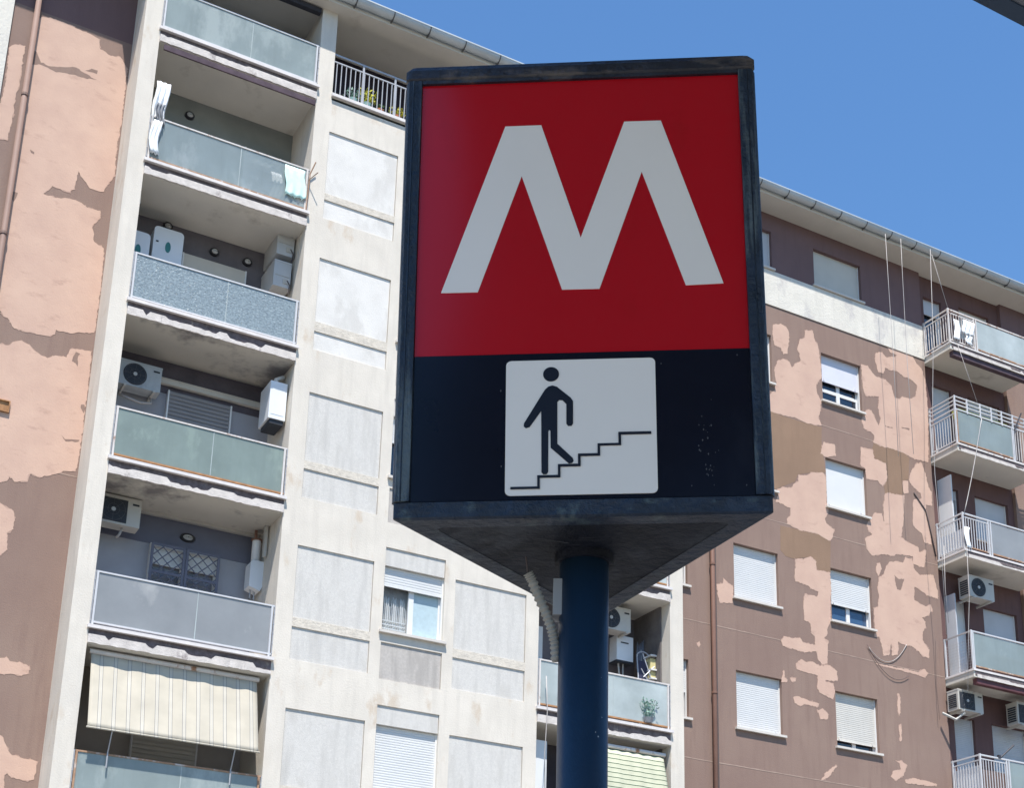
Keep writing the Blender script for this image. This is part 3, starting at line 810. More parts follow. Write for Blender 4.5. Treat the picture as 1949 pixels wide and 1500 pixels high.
LX0, LX1, RX0, RX1 = 4.93, 8.24, 13.83, 17.07
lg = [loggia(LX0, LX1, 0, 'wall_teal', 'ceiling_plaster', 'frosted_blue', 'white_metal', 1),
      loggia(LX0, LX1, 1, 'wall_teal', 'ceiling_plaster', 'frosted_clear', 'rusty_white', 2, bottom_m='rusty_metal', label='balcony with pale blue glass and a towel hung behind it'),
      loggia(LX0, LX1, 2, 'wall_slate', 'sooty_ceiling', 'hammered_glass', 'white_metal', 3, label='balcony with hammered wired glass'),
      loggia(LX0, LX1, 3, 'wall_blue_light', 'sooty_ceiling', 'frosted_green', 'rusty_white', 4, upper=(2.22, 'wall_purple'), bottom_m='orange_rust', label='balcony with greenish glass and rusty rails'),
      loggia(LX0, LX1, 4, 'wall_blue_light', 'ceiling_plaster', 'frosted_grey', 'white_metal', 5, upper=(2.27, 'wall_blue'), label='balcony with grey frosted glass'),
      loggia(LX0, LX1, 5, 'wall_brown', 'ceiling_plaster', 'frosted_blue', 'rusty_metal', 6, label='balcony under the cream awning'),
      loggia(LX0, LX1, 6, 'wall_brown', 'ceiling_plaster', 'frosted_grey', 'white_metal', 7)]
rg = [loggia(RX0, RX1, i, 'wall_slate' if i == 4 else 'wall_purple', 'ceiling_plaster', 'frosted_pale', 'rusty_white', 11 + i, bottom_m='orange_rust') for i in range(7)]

for i in range(7):
    MB().box(17.03, 17.069, 0.32, BACK, SL[i] + 0.001, (SL[i - 1] - 0.336) if i else TOP).build('side_wall', 'wall_dark_grey', rg[i])
# doors and windows on the back walls of the left tower
for i, x0, x1, hh, cl, m, kw in ((0, 6.3, 7.6, 2.1, 1.0, 'shutter_grey', {}), (1, 7.2, 8.0, 2.0, 1.0, 'shutter_grey', {}), (2, 6.14, 7.48, 2.14, 0.9, 'shutter_cream', dict(flat=True)),
                                 (3, 6.15, 7.44, 2.27, 1.0, 'shutter_dark', {}), (5, 6.16, 7.39, 1.78, 1.0, 'shutter_cream', {})):
    window(x0, x1, SL[i] + (0.9 if i == 1 else 0.02), SL[i] + hh, BACK - 0.14, cl, m, depth=0.10, sill=0, blocks=False, name='balcony_door', **kw)
# barred window of the fifth floor
w = window(6.13, 7.45, SL[4] + 0.9, SL[4] + 2.26, BACK - 0.14, 0.30, 'shutter_white', depth=0.10, sill=0, blocks=False, glass='clear_glass', label='window behind a dark lattice grille')
gr = MB()
for xa, xb in ((6.15, 6.76), (6.82, 7.43)):
    z0, z1 = SL[4] + 0.95, SL[4] + 2.22
    for p in (xa, xb):
        gr.box(p - 0.025, p + 0.025, BACK - 0.20, BACK - 0.17, z0, z1)
    for p in (z0, z1, z0 + 0.72):
        gr.box(xa, xb, BACK - 0.198, BACK - 0.172, p - 0.025, p + 0.025)
    s = 0.205
    for k in range(-7, 8):
        for sg in (1, -1):
            # diagonal bar clipped to the leaf
            pts = []
            for t in [j / 60 for j in range(61)]:
                x = xa + (xb - xa) * t
                zz = z0 + k * s + sg * (x - xa) * 1.0 + (0 if sg == 1 else (xb - xa))
                if z0 <= zz <= z1:
                    pts.append((x, BACK - 0.185, zz))
            if len(pts) > 2:
                gr.tube([pts[0], pts[-1]], 0.011, 4)
gr.build('window_grille', 'wall_blue', w)

# trunking and cassettes fixed under the ceilings
for i, x0, x1, z in ((3, 5.95, 8.10, 15.60), (4, 5.82, 8.20, 12.84)):
    MB().box(x0, x1, 1.22, 1.32, z - 0.06, z + 0.06).box(x0, x1, 1.20, 1.219, z + 0.03, z + 0.045).build('cable_trunking', 'ac_beige', lg[i])
MB().box(8.14, 8.20, 0.75, 1.25, 12.85, 12.95).box(8.145, 8.205, 0.70, 0.78, 12.2, 12.93).build('cable_trunking', 'ac_beige', lg[4])
MB().box(4.95, 5.0, 1.0, 1.3, 15.0, 15.6).build('cable_trunking', 'ac_beige', lg[3])
MB().box(5.03, 8.22, -0.04, -0.005, 22.05, 22.17).build('awning_cassette', 'plum_fabric', lg[0])
MB().box(5.0, 8.2, -0.02, 0.10, 24.40, 24.52).build('awning_cassette', 'dark_metal', lg[0])
MB().box(7.4, 8.15, 1.12, 1.2, 23.70, 23.90).build('awning_cassette', 'wall_slate', lg[0])

# top terrace behind the bars, right of the left tower
tz = 22.40
t = MB().box(8.58, 13.53, -0.0, 2.6, tz - 0.05, tz + 0.02).build('terrace', 'concrete', BD)
MB().box(8.56, 13.55, -0.07, 0.12, tz + 0.02, tz + 0.09).build('nosing', 'marble_nosing', t)
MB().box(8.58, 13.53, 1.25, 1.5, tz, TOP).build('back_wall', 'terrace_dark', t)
MB().box(8.58, 13.53, 0.03, 0.07, tz + 1.12, tz + 1.16).build('handrail', 'grey_metal', t)
MB().box(8.58, 13.53, 0.035, 0.065, tz + 0.95, tz + 0.98).build('mid_rail', 'grey_metal', t)
MB().box(8.58, 13.53, 0.035, 0.065, tz + 0.15, tz + 0.18).build('bottom_rail', 'white_metal', t)
for x in (9.26, 10.0, 10.74, 11.48, 12.22, 12.96):
    MB().box(x - 0.02, x + 0.02, 0.028, 0.068, tz + 0.09, tz + 1.12).build('post', 'grey_metal', t)
f = None
x = 8.66
while x < 13.5:
    if f is None:
        f = MB().box(x - 0.009, x + 0.009, 0.04, 0.06, tz + 0.18, tz + 0.95).build('bar', 'grey_metal', t)
        fx = x
    else:
        share(f, t, (x - fx, 0, 0))
    x += 0.1057
for x, z in ((13.83, SL[0]), ):
    pass

# --- projecting balconies on the right
bay_holes = [(26.36, 27.06, SLB + 0.02, SLB + 2.25) for SLB in (19.08, 16.13, 12.96, 9.80, 6.6)]
bay_holes += [(27.66, 28.88, SLB + 1.0, SLB + 2.25) for SLB in (19.08, 16.13, 12.96, 9.80, 6.6)]
bay_holes += [(26.25, 26.92, 22.05, 24.0), (27.58, 28.72, 23.1, 24.10)]
wall('bay_wall', 'bay_paint_shaded', 26.051, 29.099, 0, 24.61, B + 0.10, bay_holes)
BS = [22.03, 19.08, 16.13, 12.96, 9.80, 6.6]


def bars(b, pts, z0, z1, m, step, axis):
    """upright bars between two points, as separate sub-parts sharing one mesh"""
    (x0, y0), (x1, y1) = pts
    L = math.hypot(x1 - x0, y1 - y0)
    n = int(L / step)
    f = None
    for k in range(1, n):
        x, y = x0 + (x1 - x0) * k / n, y0 + (y1 - y0) * k / n
        if f is None:
            f = MB().box(x - 0.008, x + 0.008, y - 0.008, y + 0.008, z0, z1).build('bar', m, b)
            fx, fy = x, y
        else:
            share(f, b, (x - fx, y - fy, 0))


for i, zt in enumerate(BS):
    x0, x1, y0 = 26.07, 29.02, 0.02
    lab = ['top balcony hung with washing', 'balcony with a white bar raised above its rail', 'balcony with white bars and grey glass', 'balcony with glass up to its corner', None, None][i]
    b = MB().box(x0, x1, y0, B + 0.09, zt - 0.21, zt - 0.05).build('balcony', 'ceiling_plaster', BD, label=lab)
    MB().box(x0 - 0.02, x1 + 0.02, y0 - 0.03, B + 0.09, zt - 0.05, zt).build('nosing', 'rusty_white' if i < 2 else 'marble_nosing', b)
    MB().box(x0 + 0.05, x1 - 0.02, y0 - 0.012, y0 - 0.001, zt - 0.16, zt - 0.052).build('edge', 'spalled_edge_shaded', b)
    ragged_strip(x0 + 0.10, x1, zt - 0.225, zt - 0.13, y0 - 0.022, y0 - 0.013, 30 + i, 1.0).build('edge_render', 'edge_lip', b)
    if i in (0, 3):
        MB().box(x0 + 0.12, x1, y0 + 0.02, y0 + 0.16, zt - 0.36, zt - 0.215).build('awning_cassette', 'plum_fabric' if i == 0 else 'maroon_metal', b)
    rm = 'rusty_white' if i in (0,) else 'white_metal'
    zr = zt + 1.0
    # side rail and front rail
    MB().box(x0, x0 + 0.03, y0, B + 0.09, zr - 0.035, zr).build('side_rail', rm if i != 3 else 'grey_metal', b)
    MB().box(x0, x1, y0 - 0.004, y0 + 0.036, zr - 0.035, zr).build('top_rail', rm, b)
    for px, py in ((x0 + 0.015, y0 + 0.015), (x0 + 0.015, B - 0.03), (x1 - 0.02, y0 + 0.015)):
        MB().box(px - 0.02, px + 0.02, py - 0.02, py + 0.02, zt, zr + 0.01).build('post', rm, b)
    gx0 = {0: 27.10, 1: 26.16, 2: 27.06, 3: 26.16, 4: 27.06, 5: 27.06}[i]
    gx1 = {1: 28.10}.get(i, x1 - 0.06)
    zlo = zt + 0.07
    if i != 3:
        MB().box(x0 + 0.003, x0 + 0.027, y0 + 0.04, B - 0.05, zlo, zlo + 0.025).build('side_rail', rm, b)
        bars(b, ((x0 + 0.015, y0 + 0.02), (x0 + 0.015, B)), zlo, zr - 0.13, rm, 0.088, 'y')
        MB().box(x0 + 0.003, x0 + 0.027, y0 + 0.04, B - 0.05, zr - 0.155, zr - 0.13).build('side_rail', rm, b)
    else:
        wn = MB()
        for k in range(1, 9):
            y = y0 + (B - y0) * k / 9
            wn.box(x0 + 0.012, x0 + 0.016, y - 0.002, y + 0.002, zt, zr - 0.16)
        for k in range(1, 11):
            z = zt + 0.85 * k / 11
            wn.box(x0 + 0.0165, x0 + 0.0195, y0 + 0.03, B - 0.05, z - 0.002, z + 0.002)
        wn.build('wire_mesh', 'grey_metal', b)
    if gx0 > 26.5:
        bars(b, ((x0 + 0.02, y0 + 0.015), (gx0 - 0.07, y0 + 0.015)), zlo, zr - 0.10, rm, 0.088, 'x')
        MB().box(x0 + 0.04, gx0 - 0.1, y0 + 0.004, y0 + 0.026, zr - 0.125, zr - 0.10).build('mid_rail', rm, b)
        MB().box(x0 + 0.04, gx0 - 0.1, y0 + 0.004, y0 + 0.026, zlo, zlo + 0.025).build('bottom_rail', 'rusty_metal' if i == 2 else rm, b)
        for px in (gx0 - 0.10, gx0 - 0.02):
            MB().box(px - 0.018, px + 0.018, y0 - 0.002, y0 + 0.032, zt, zr).build('post', rm, b)
    else:
        MB().box(gx0 - 0.04, gx0 - 0.005, y0 - 0.002, y0 + 0.032, zt, zr).build('post', 'rusty_metal' if i == 1 else 'white_metal', b)
    if i == 1:
        bars(b, ((gx1 + 0.05, y0 + 0.015), (x1 - 0.04, y0 + 0.015)), zlo, zr - 0.05, 'rusty_white', 0.088, 'x')
        for px in (gx1 + 0.02, gx1 + 0.07):
            MB().box(px - 0.016, px + 0.016, y0 - 0.002, y0 + 0.032, zt, zr).build('post', 'white_metal', b)
        for dz in (0.13, 0.24, 0.36):         # raised triple rail
            MB().box(x0, x1, y0 - 0.004, y0 + 0.026, zr + dz - 0.025, zr + dz).build('raised_rail', 'white_metal', b)
            MB().box(x0, x0 + 0.025, y0 + 0.03, B, zr + dz - 0.025, zr + dz).build('raised_rail', 'white_metal', b)
        for px in (x0 + 0.015, x0 + 0.45, x0 + 0.92, x0 + 1.32, x0 + 1.70, x0 + 2.10, x0 + 2.55):
            MB().box(px - 0.018, px + 0.018, y0 - 0.008, y0 + 0.03, zr - 0.06, zr + 0.37).build('raised_post', 'white_metal', b)
        MB().box(x0, x0 + 0.03, B - 0.06, B, zr, zr + 0.37).build('raised_post', 'white_metal', b)
    MB().box(gx0, gx1, y0 + 0.012, y0 + 0.020, zt + 0.10, zr - 0.06).build('glass_panel', 'frosted_blue' if i in (1, 3) else 'frosted_grey' if i == 2 else 'frosted_pale' if i == 0 else 'frosted_blue', b)
    MB().box(gx0, gx1, y0 + 0.005, y0 + 0.03, zt + 0.07, zt + 0.10).build('bottom_rail', 'rusty_metal', b)
    # door and window behind
    if i == 0:
        window(26.25, 26.92, 22.05, 24.0, B + 0.10, 0.24, 'shutter_grey', flat=True, sill=0, blocks=False, name='balcony_door', panes=1)
        window(27.58, 28.72, 23.1, 24.10, B + 0.10, 0.97, 'shutter_cream', flat=True, sill=0, blocks=False)
    else:
        window(26.36, 27.06, zt + 0.02, zt + 2.25, B + 0.10, {1: 0.98, 2: 0.12, 3: 0.98}.get(i, 0.98), 'shutter_white' if i == 3 else 'shutter_grey', flat=(i != 4), sill=0, blocks=False, name='balcony_door', panes=1,
               glass='blue_glass')
        window(27.66, 28.88, zt + 1.0, zt + 2.25, B + 0.10, 0.97, 'shutter_grey', flat=(i != 4), sill=0.05, blocks=False)
# open shutter leaf standing out beside the third balcony's door
MB().box(26.30, 26.335, 0.55, B + 0.08, 16.2, 18.45).build('door_leaf', 'pvc_white', BD)
MB().box(26.30, 26.335, 0.70, B + 0.08, 13.0, 15.2).build('door_leaf', 'shutter_grey', BD)

# ------------------------------------------------------------------ things on the balconies


def ac_unit(x, y, z, label, m='ac_white', w=0.80, h=0.55, d=0.30, bracket=True, square=False, pipe=None, plain=False):
    """outdoor unit: casing, fan grille, hub, side louvre, brackets; x,y,z = bottom front left corner"""
    t = thing('air_conditioner', label, 'air conditioner', (x + w / 2, y + d / 2, z), 'air conditioner units on the balconies')
    c = MB().box(x, x + w, y, y + d, z + 0.03, z + h)
    c.box(x - 0.006, x + w + 0.006, y - 0.006, y + d + 0.006, z + h - 0.03, z + h + 0.006)
    co = c.build('casing', m, t)
    cx, cz, r = x + w * 0.37, z + h * 0.52, h * 0.41
    if plain:
        MB().box(x + 0.03, x + w - 0.03, y - 0.008, y - 0.001, z + h * 0.45, z + h * 0.47).box(x + w * 0.55, x + w * 0.85, y - 0.012, y - 0.001, z + 0.12, z + 0.22).build('service_panel', 'ac_beige', co)
        MB().tube([(x + w * 0.8, y - 0.01, z + 0.2), (x + w * 0.95, y - 0.03, z + 0.1), (x + w * 0.9, y, z - 0.1)], 0.012, 6).build('refrigerant_pipe', 'cable_dark', t)
        return t
    if square:
        MB().box(x + 0.05, x + 0.55, y - 0.012, y - 0.001, z + 0.07, z + h - 0.06).build('grille', 'ac_grille', co)
    else:
        MB().prism(circle(cx, cz, r, 28), at_y(y - 0.010, y - 0.001)).build('grille', 'ac_grille', co)
    g = MB()
    for q in (0.45, 0.9):
        pts = [(a, y - 0.016, b) for a, b in circle(cx, cz, r * q, 20)]
        g.tube(pts + [pts[0], pts[1]], 0.003, 4, cap=False)
    for k in range(8):
        a = k * math.pi / 4
        g.tube([(cx, y - 0.016, cz), (cx + r * math.cos(a), y - 0.016, cz + r * math.sin(a))], 0.0025, 4)
    g.build('fan_guard', 'ac_dark', co)
    MB().prism(circle(cx, cz, r * 0.17, 12), at_y(y - 0.026, y - 0.011)).build('fan_hub', 'ac_white', co)
    lo = MB()
    for k in range(7):
        zz = z + 0.10 + k * (h - 0.2) / 7
        lo.box(x - 0.012, x - 0.001, y + 0.05, y + d - 0.05, zz, zz + (h - 0.2) / 11)
    lo.build('side_louvre', 'ac_grille', co)
    MB().box(x + w * 0.80, x + w * 0.95, y - 0.008, y - 0.001, z + h * 0.78, z + h * 0.84).build('badge', 'ac_grille', co)
    if bracket:
        for bx in (x + 0.10, x + w - 0.14):
            MB().box(bx, bx + 0.04, y - 0.05, y + d + 0.15, z - 0.02, z + 0.028).build('bracket', 'ac_beige', t)
    if pipe:
        MB().tube(pipe, 0.022, 8).build('refrigerant_pipe', 'cable_white', t, smooth=True)
    return t


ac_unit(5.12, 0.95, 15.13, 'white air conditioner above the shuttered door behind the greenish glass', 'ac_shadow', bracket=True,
        pipe=[(5.8, 1.2, 15.2), (5.82, 1.15, 15.0), (5.6, 1.1, 14.93), (5.35, 1.1, 14.97), (5.2, 1.2, 15.05)])
ac_unit(4.98, 0.80, 12.22, 'beige air conditioner at the left end of the balcony with the grille window', 'ac_beige', bracket=False, h=0.58, square=True,
        pipe=[(5.50, 0.95, 12.25), (5.47, 0.95, 12.12), (5.42, 0.97, 12.05)])
ac_unit(7.84, 0.52, 18.66, 'upper of two stacked air conditioners at the right end of the hammered glass balcony', 'ac_white', w=0.36, d=0.8, h=0.66, plain=True)
ac_unit(7.82, 0.52, 17.92, 'lower of two stacked air conditioners at the right end of the hammered glass balcony', 'ac_white', w=0.36, d=0.8, h=0.62, plain=True)
ac_unit(26.56, 0.42, 15.07, 'white air conditioner with round fan under the balcony with white bars', 'ac_beige', w=0.86, h=0.60, d=0.36)
ac_unit(25.98, 0.50, 12.00, 'white air conditioner with square grille at the wall corner under the third balcony glass', 'ac_beige', w=0.84, h=0.55, d=0.36, square=True)
ac_unit(27.92, 0.42, 11.92, 'air conditioner at the right edge of the frame under the same balcony', 'ac_beige', w=0.84, h=0.6, d=0.36, square=True)
ac_unit(15.62, 0.55, 12.15, 'air conditioner high on the right tower balcony behind the blue post', 'ac_beige', w=0.80, h=0.56, d=0.34)


def lamp(x, y, z, label, oval=False):
    t = thing('wall_lamp', label, 'lamp', (x, y, z), 'bulkhead lamps on the balcony walls')
    sx = 1.5 if oval else 1.0
    ring = [(x + 0.10 * sx * math.cos(a), z + 0.088 * math.sin(a)) for a in [2 * math.pi * k / 20 for k in range(20)]]
    MB().prism(ring, at_y(y - 0.05, y)).build('housing', 'lamp_black', t)
    MB().tube([(x + 0.075 * sx * math.cos(a), y - 0.055, z + 0.065 * math.sin(a)) for a in [2 * math.pi * k / 16 for k in range(18)]], 0.02, 6, cap=False).build('guard', 'lamp_black', t)
    b = MB()
    for k in range(5):
        a = k * math.pi / 8
        b.tube([(x + 0.062 * sx * math.cos(2 * math.pi * j / 14) * math.cos(a), y - 0.05 - 0.05 * math.sin(a), z - 0.005 + 0.05 * math.sin(2 * math.pi * j / 14) * math.cos(a)) for j in range(16)], 0.012, 5, cap=False)
    b.build('glass_dome', 'lamp_glass', t, smooth=True)


lamp(5.99, BACK, 21.80, 'round black lamp with bare bulb on the wall of the balcony with a towel')
lamp(5.80, BACK, 19.05, 'round lamp above the white cabinets on the hammered glass balcony')
lamp(6.79, BACK, 18.80, 'middle round lamp on the dark wall of the hammered glass balcony')
lamp(7.49, BACK, 18.80, 'round lamp left of the stacked air conditioners')
lamp(6.83, BACK, 12.49, 'oval black lamp above the lattice grille window', True)


def rounded(x0, x1, z0, z1, r, n=5):
    out = []
    for cx, cz, a0 in ((x1 - r, z1 - r, 0), (x0 + r, z1 - r, 90), (x0 + r, z0 + r, 180), (x1 - r, z0 + r, 270)):
        for k in range(n + 1):
            a = R(a0 + 90 * k / n)
            out.append((cx + r * math.cos(a), cz + r * math.sin(a)))
    return out


def cabinet(x0, x1, z0, z1, y, label):
    t = thing('water_heater', label, 'water heater', ((x0 + x1) / 2, y, z0))
    c = MB().prism(rounded(x0, x1, z0, z1, 0.08), at_y(y - 0.34, y)).build('casing', 'boiler_white', t)
    xm, zm = (x0 + x1) / 2, z1 - 0.42
    MB().prism([(xm + 0.055 * math.cos(2 * math.pi * k / 16), zm + 0.12 * math.sin(2 * math.pi * k / 16)) for k in range(16)], at_y(y - 0.35, y - 0.341)).build('display', 'teal_plastic', c)
    MB().box(x0 + 0.05, x0 + 0.10, y - 0.35, y - 0.341, z1 - 0.36, z1 - 0.33).build('badge', 'ac_grille', c)


cabinet(5.47, 6.06, 17.55, 18.76, 1.30, 'white rounded water heater with green oval display beside the middle of the hammered glass balcony')
cabinet(4.96, 5.40, 17.55, 18.48, 1.25, 'shorter white rounded heater half hidden by the left pier')
# small meter box on the left pier inside the hammered glass balcony
t = thing('meter_box', 'small white box with pipes high on the left wall of the hammered glass balcony', 'box', (4.96, 0.9, 18.9))
MB().box(4.935, 5.06, 0.55, 0.95, 18.85, 19.35).build('casing', 'ac_beige', t)
MB().tube([(5.0, 0.75, 18.84), (5.0, 0.75, 18.6), (5.05, 0.8, 18.5)], 0.03, 6).build('pipe', 'ac_beige', t)

# boiler of the fourth floor, in sun and shade at the right end
t = thing('gas_boiler', 'white gas boiler at the right end of the greenish glass balcony', 'boiler', (8.05, 0.35, 14.8))
MB().box(7.86, 8.20, 0.22, 0.80, 14.86, 15.66).build('casing', 'boiler_white', t)
MB().box(7.90, 8.16, 0.215, 0.2195, 14.95, 15.58).build('front_door', 'boiler_white', t)
MB().box(7.90, 8.18, 0.25, 0.75, 14.77, 14.855).build('pipe_cover', 'ac_grille', t)
MB().tube([(8.05, 0.5, 15.66), (8.05, 0.5, 15.85), (8.2, 0.5, 15.95)], 0.045, 10).build('flue', 'boiler_white', t, smooth=True)
# boiler of the fifth floor with its flue
t = thing('gas_boiler', 'slim grey blue boiler with flue pipe at the right end of the grille window balcony', 'boiler', (8.1, 1.1, 11.5))
MB().prism([(7.98, 11.62), (8.20, 11.55), (8.24, 11.64), (8.24, 12.16), (8.02, 12.16), (7.98, 12.10)], at_y(0.9, 1.2)).build('casing', 'boiler_white', t)
MB().tube([(8.10, 1.02, 12.165), (8.10, 1.02, 12.60), (8.10, 1.02, 12.62)], 0.085, 14).build('flue', 'boiler_white', t, smooth=True)
MB().tube([(8.10, 1.02, 12.60), (8.10, 1.02, 12.63)], 0.11, 14).tube([(8.08, 1.02, 12.63), (8.08, 1.05, 12.85)], 0.03, 8).build('flue_collar', 'pipe_brown', t)
MB().tube([(8.06, 1.05, 11.6), (8.06, 1.05, 11.42)], 0.015, 6).tube([(8.14, 1.05, 11.58), (8.14, 1.05, 11.40)], 0.015, 6).build('pipe', 'grey_metal', t)
# right tower, fifth floor
t = thing('gas_boiler', 'white boiler with copper pipes on the right tower balcony beside the blue post', 'boiler', (16.5, 0.9, 11.5))
MB().box(16.26, 16.68, 0.85, 1.15, 11.64, 12.20).build('casing', 'boiler_white', t)
MB().box(16.36, 16.56, 0.844, 0.849, 12.03, 12.06).build('slot', 'ac_grille', t)
MB().box(16.255, 16.685, 0.855, 1.15, 11.60, 11.638).build('pipe_cover', 'ac_grille', t)
MB().tube([(16.38, 0.98, 11.6), (16.40, 0.98, 11.4), (16.46, 0.98, 11.2)], 0.02, 6).tube([(16.5, 0.98, 11.6), (16.5, 0.98, 11.2)], 0.016, 6).build('pipe', 'ac_beige', t)
t = thing('folding_chair', 'folded metal garden chair with dark cloth leaning behind the pale glass', 'chair', (16.8, 0.6, 9.96))
for s in (16.66, 17.0):
    MB().tube([(s, 0.55, 9.97), (s, 0.62, 11.3), (s + 0.0, 0.66, 11.72)], 0.014, 6).build('frame', 'chair_metal', t, smooth=True)
pts = [(16.66, 0.66, 11.72)] + [(16.83 - 0.17 * math.cos(R(a)), 0.68, 11.72 + 0.14 * math.sin(R(a))) for a in range(20, 180, 20)] + [(17.0, 0.66, 11.72)]
MB().tube(pts, 0.014, 6).build('backrest_frame', 'chair_metal', t, smooth=True)
MB().tube([(16.66, 0.5, 11.4), (16.9, 0.5, 11.05)], 0.012, 6).tube([(17.0, 0.5, 11.5), (16.72, 0.5, 11.22)], 0.012, 6).tube([(16.70, 0.5, 11.75), (16.90, 0.5, 11.25)], 0.012, 6).build('leg', 'chair_metal', t)
MB().box(16.68, 16.98, 0.62, 0.65, 11.15, 11.62).build('seat_cloth', 'chair_cloth', t)
t = thing('parasol', 'closed grey parasol standing in the corner of the right tower balcony', 'parasol', (17.0, 0.95, 9.96))
rnd = random.Random(3)
f = MB()
for k in range(7):
    x = 16.86 + k * 0.03
    f.tube([(x, 0.95 + 0.02 * (k % 2), 11.55), (x + rnd.uniform(-.02, .02), 0.95, 11.9), (x + rnd.uniform(-0.04, 0.04), 0.95, 12.2 + rnd.uniform(-.08, .06))], 0.02, 5, radii=[0.03, 0.026, 0.006])
f.build('cloth', 'parasol_cloth', t)
MB().tube([(16.95, 0.95, 9.97), (16.95, 0.95, 12.0)], 0.02, 8).build('pole', 'grey_metal', t)
t = thing('crate', 'yellow crate with white shelves beside the garden chair', 'crate', (17.0, 0.6, 11.2))
for z in (11.20, 11.40, 11.72):
    MB().box(16.88, 17.06, 0.45, 0.75, z, z + 0.035).build('shelf', 'pvc_white', t)
MB().box(16.90, 17.05, 0.5, 0.72, 11.236, 11.39).build('contents', 'crate_yellow', t)
MB().box(16.90, 17.04, 0.5, 0.72, 11.436, 11.68).build('contents', 'crate_yellow', t)
o = MB().box(13.9, 14.55, 1.10, 1.30, 11.35, 12.12).build('cupboard', 'pvc_white', None, label='white cupboard left of the blue post on the right tower balcony', category='cupboard')
o = MB().box(13.9, 14.22, 0.25, 0.28, 6.72, 9.35).build('blind', 'pvc_white', None, label='white roller blind hanging below the right tower slab left of the post', category='blind')

# ---- washing


def cloth(x0, x1, z0, z1, y, m, label, cat, seed, name='laundry', amp=0.03, ragged=0.04, n=14):
    rnd = random.Random(seed)
    vs, fs = [], []
    for j in range(9):
        for k in range(n + 1):
            u, v = k / n, j / 8
            vs.append((x0 + (x1 - x0) * u + rnd.uniform(-.006, .006) + (0.03 * math.sin(v * 5 + seed)), y + amp * math.sin(u * 17 + seed + v * 2) * (0.3 + v), z1 + (z0 - z1) * v + (rnd.uniform(-ragged, ragged) if j == 8 else 0)))
    for j in range(8):
        for k in range(n):
            a = j * (n + 1) + k
            fs.append((a, a + n + 1, a + n + 2, a + 1))
    mb = MB()
    mb.add(vs, fs)
    o = mb.build(name, m, None, smooth=True, label=label, category=cat)
    s = o.modifiers.new('thickness', 'SOLIDIFY')
    s.thickness = 0.004
    return o


cloth(4.97, 5.24, 20.40, 21.34, 0.03, 'laundry_white', 'white washing hanging in front of the left pier above the pale blue glass', 'laundry', 1, amp=0.04, ragged=0.03)
cloth(4.97, 5.16, 19.62, 20.38, -0.05, 'laundry_white', 'white washing hanging down in front of the left end of the pale blue glass', 'laundry', 2, amp=0.02, ragged=0.02)
cloth(5.03, 5.19, 20.34, 20.80, -0.03, 'laundry_grey', 'grey garment between the two white pieces of washing', 'laundry', 3, amp=0.03, ragged=0.08)
cloth(7.72, 8.15, 19.72, 20.40, -0.03, 'towel_mint', 'mint green towel hung over the right end of the pale blue balcony glass', 'towel', 4, name='towel', amp=0.012, ragged=0.03)
cloth(7.02, 7.42, 20.22, 20.44, 0.05, 'laundry_white', 'small white cloth behind the glass left of the mint towel', 'cloth', 5, name='cloth', amp=0.01, ragged=0.05)
cloth(26.22, 26.40, 22.13, 22.72, -0.03, 'laundry_white', 'white washing nearest the corner of the top right balcony', 'laundry', 6, amp=0.02, ragged=0.03)
cloth(26.54, 26.95, 22.40, 22.82, -0.03, 'laundry_white', 'white lacy washing beside the glass of the top right balcony', 'laundry', 7, amp=0.03, ragged=0.03)
cloth(26.64, 26.86, 22.12, 22.38, -0.02, 'laundry_white', 'small white washing low on the bars of the top right balcony', 'laundry', 8, amp=0.02, ragged=0.05)
cloth(26.06, 26.24, 16.15, 16.72, -0.03, 'laundry_white', 'white cloth tied round the corner of the balcony with white bars', 'cloth', 9, name='cloth', amp=0.02, ragged=0.02)
MB().box(26.12, 26.16, 0.10, 0.88, 16.20, 16.72).build('sheet', 'laundry_white', None, label='white sheet hung inside the side bars of the balcony with white bars', category='sheet')
MB().box(26.13, 26.17, 0.10, 0.88, 9.95, 10.55).build('sheet', 'laundry_white', None, label='white panel behind the side bars of the lowest balcony', category='panel')
MB().box(26.16, 26.95, 0.10, 0.14, 9.86, 10.45).build('screen', 'pipe_faded', None, label='pinkish reed screen behind the front bars of the lowest balcony', category='screen')

cloth(7.50, 7.72, 19.62, 20.30, 0.20, 'laundry_white', 'white cloth hanging inside the glass just left of the mint towel', 'cloth', 12, name='cloth', amp=0.02, ragged=0.03)

# ---- awnings


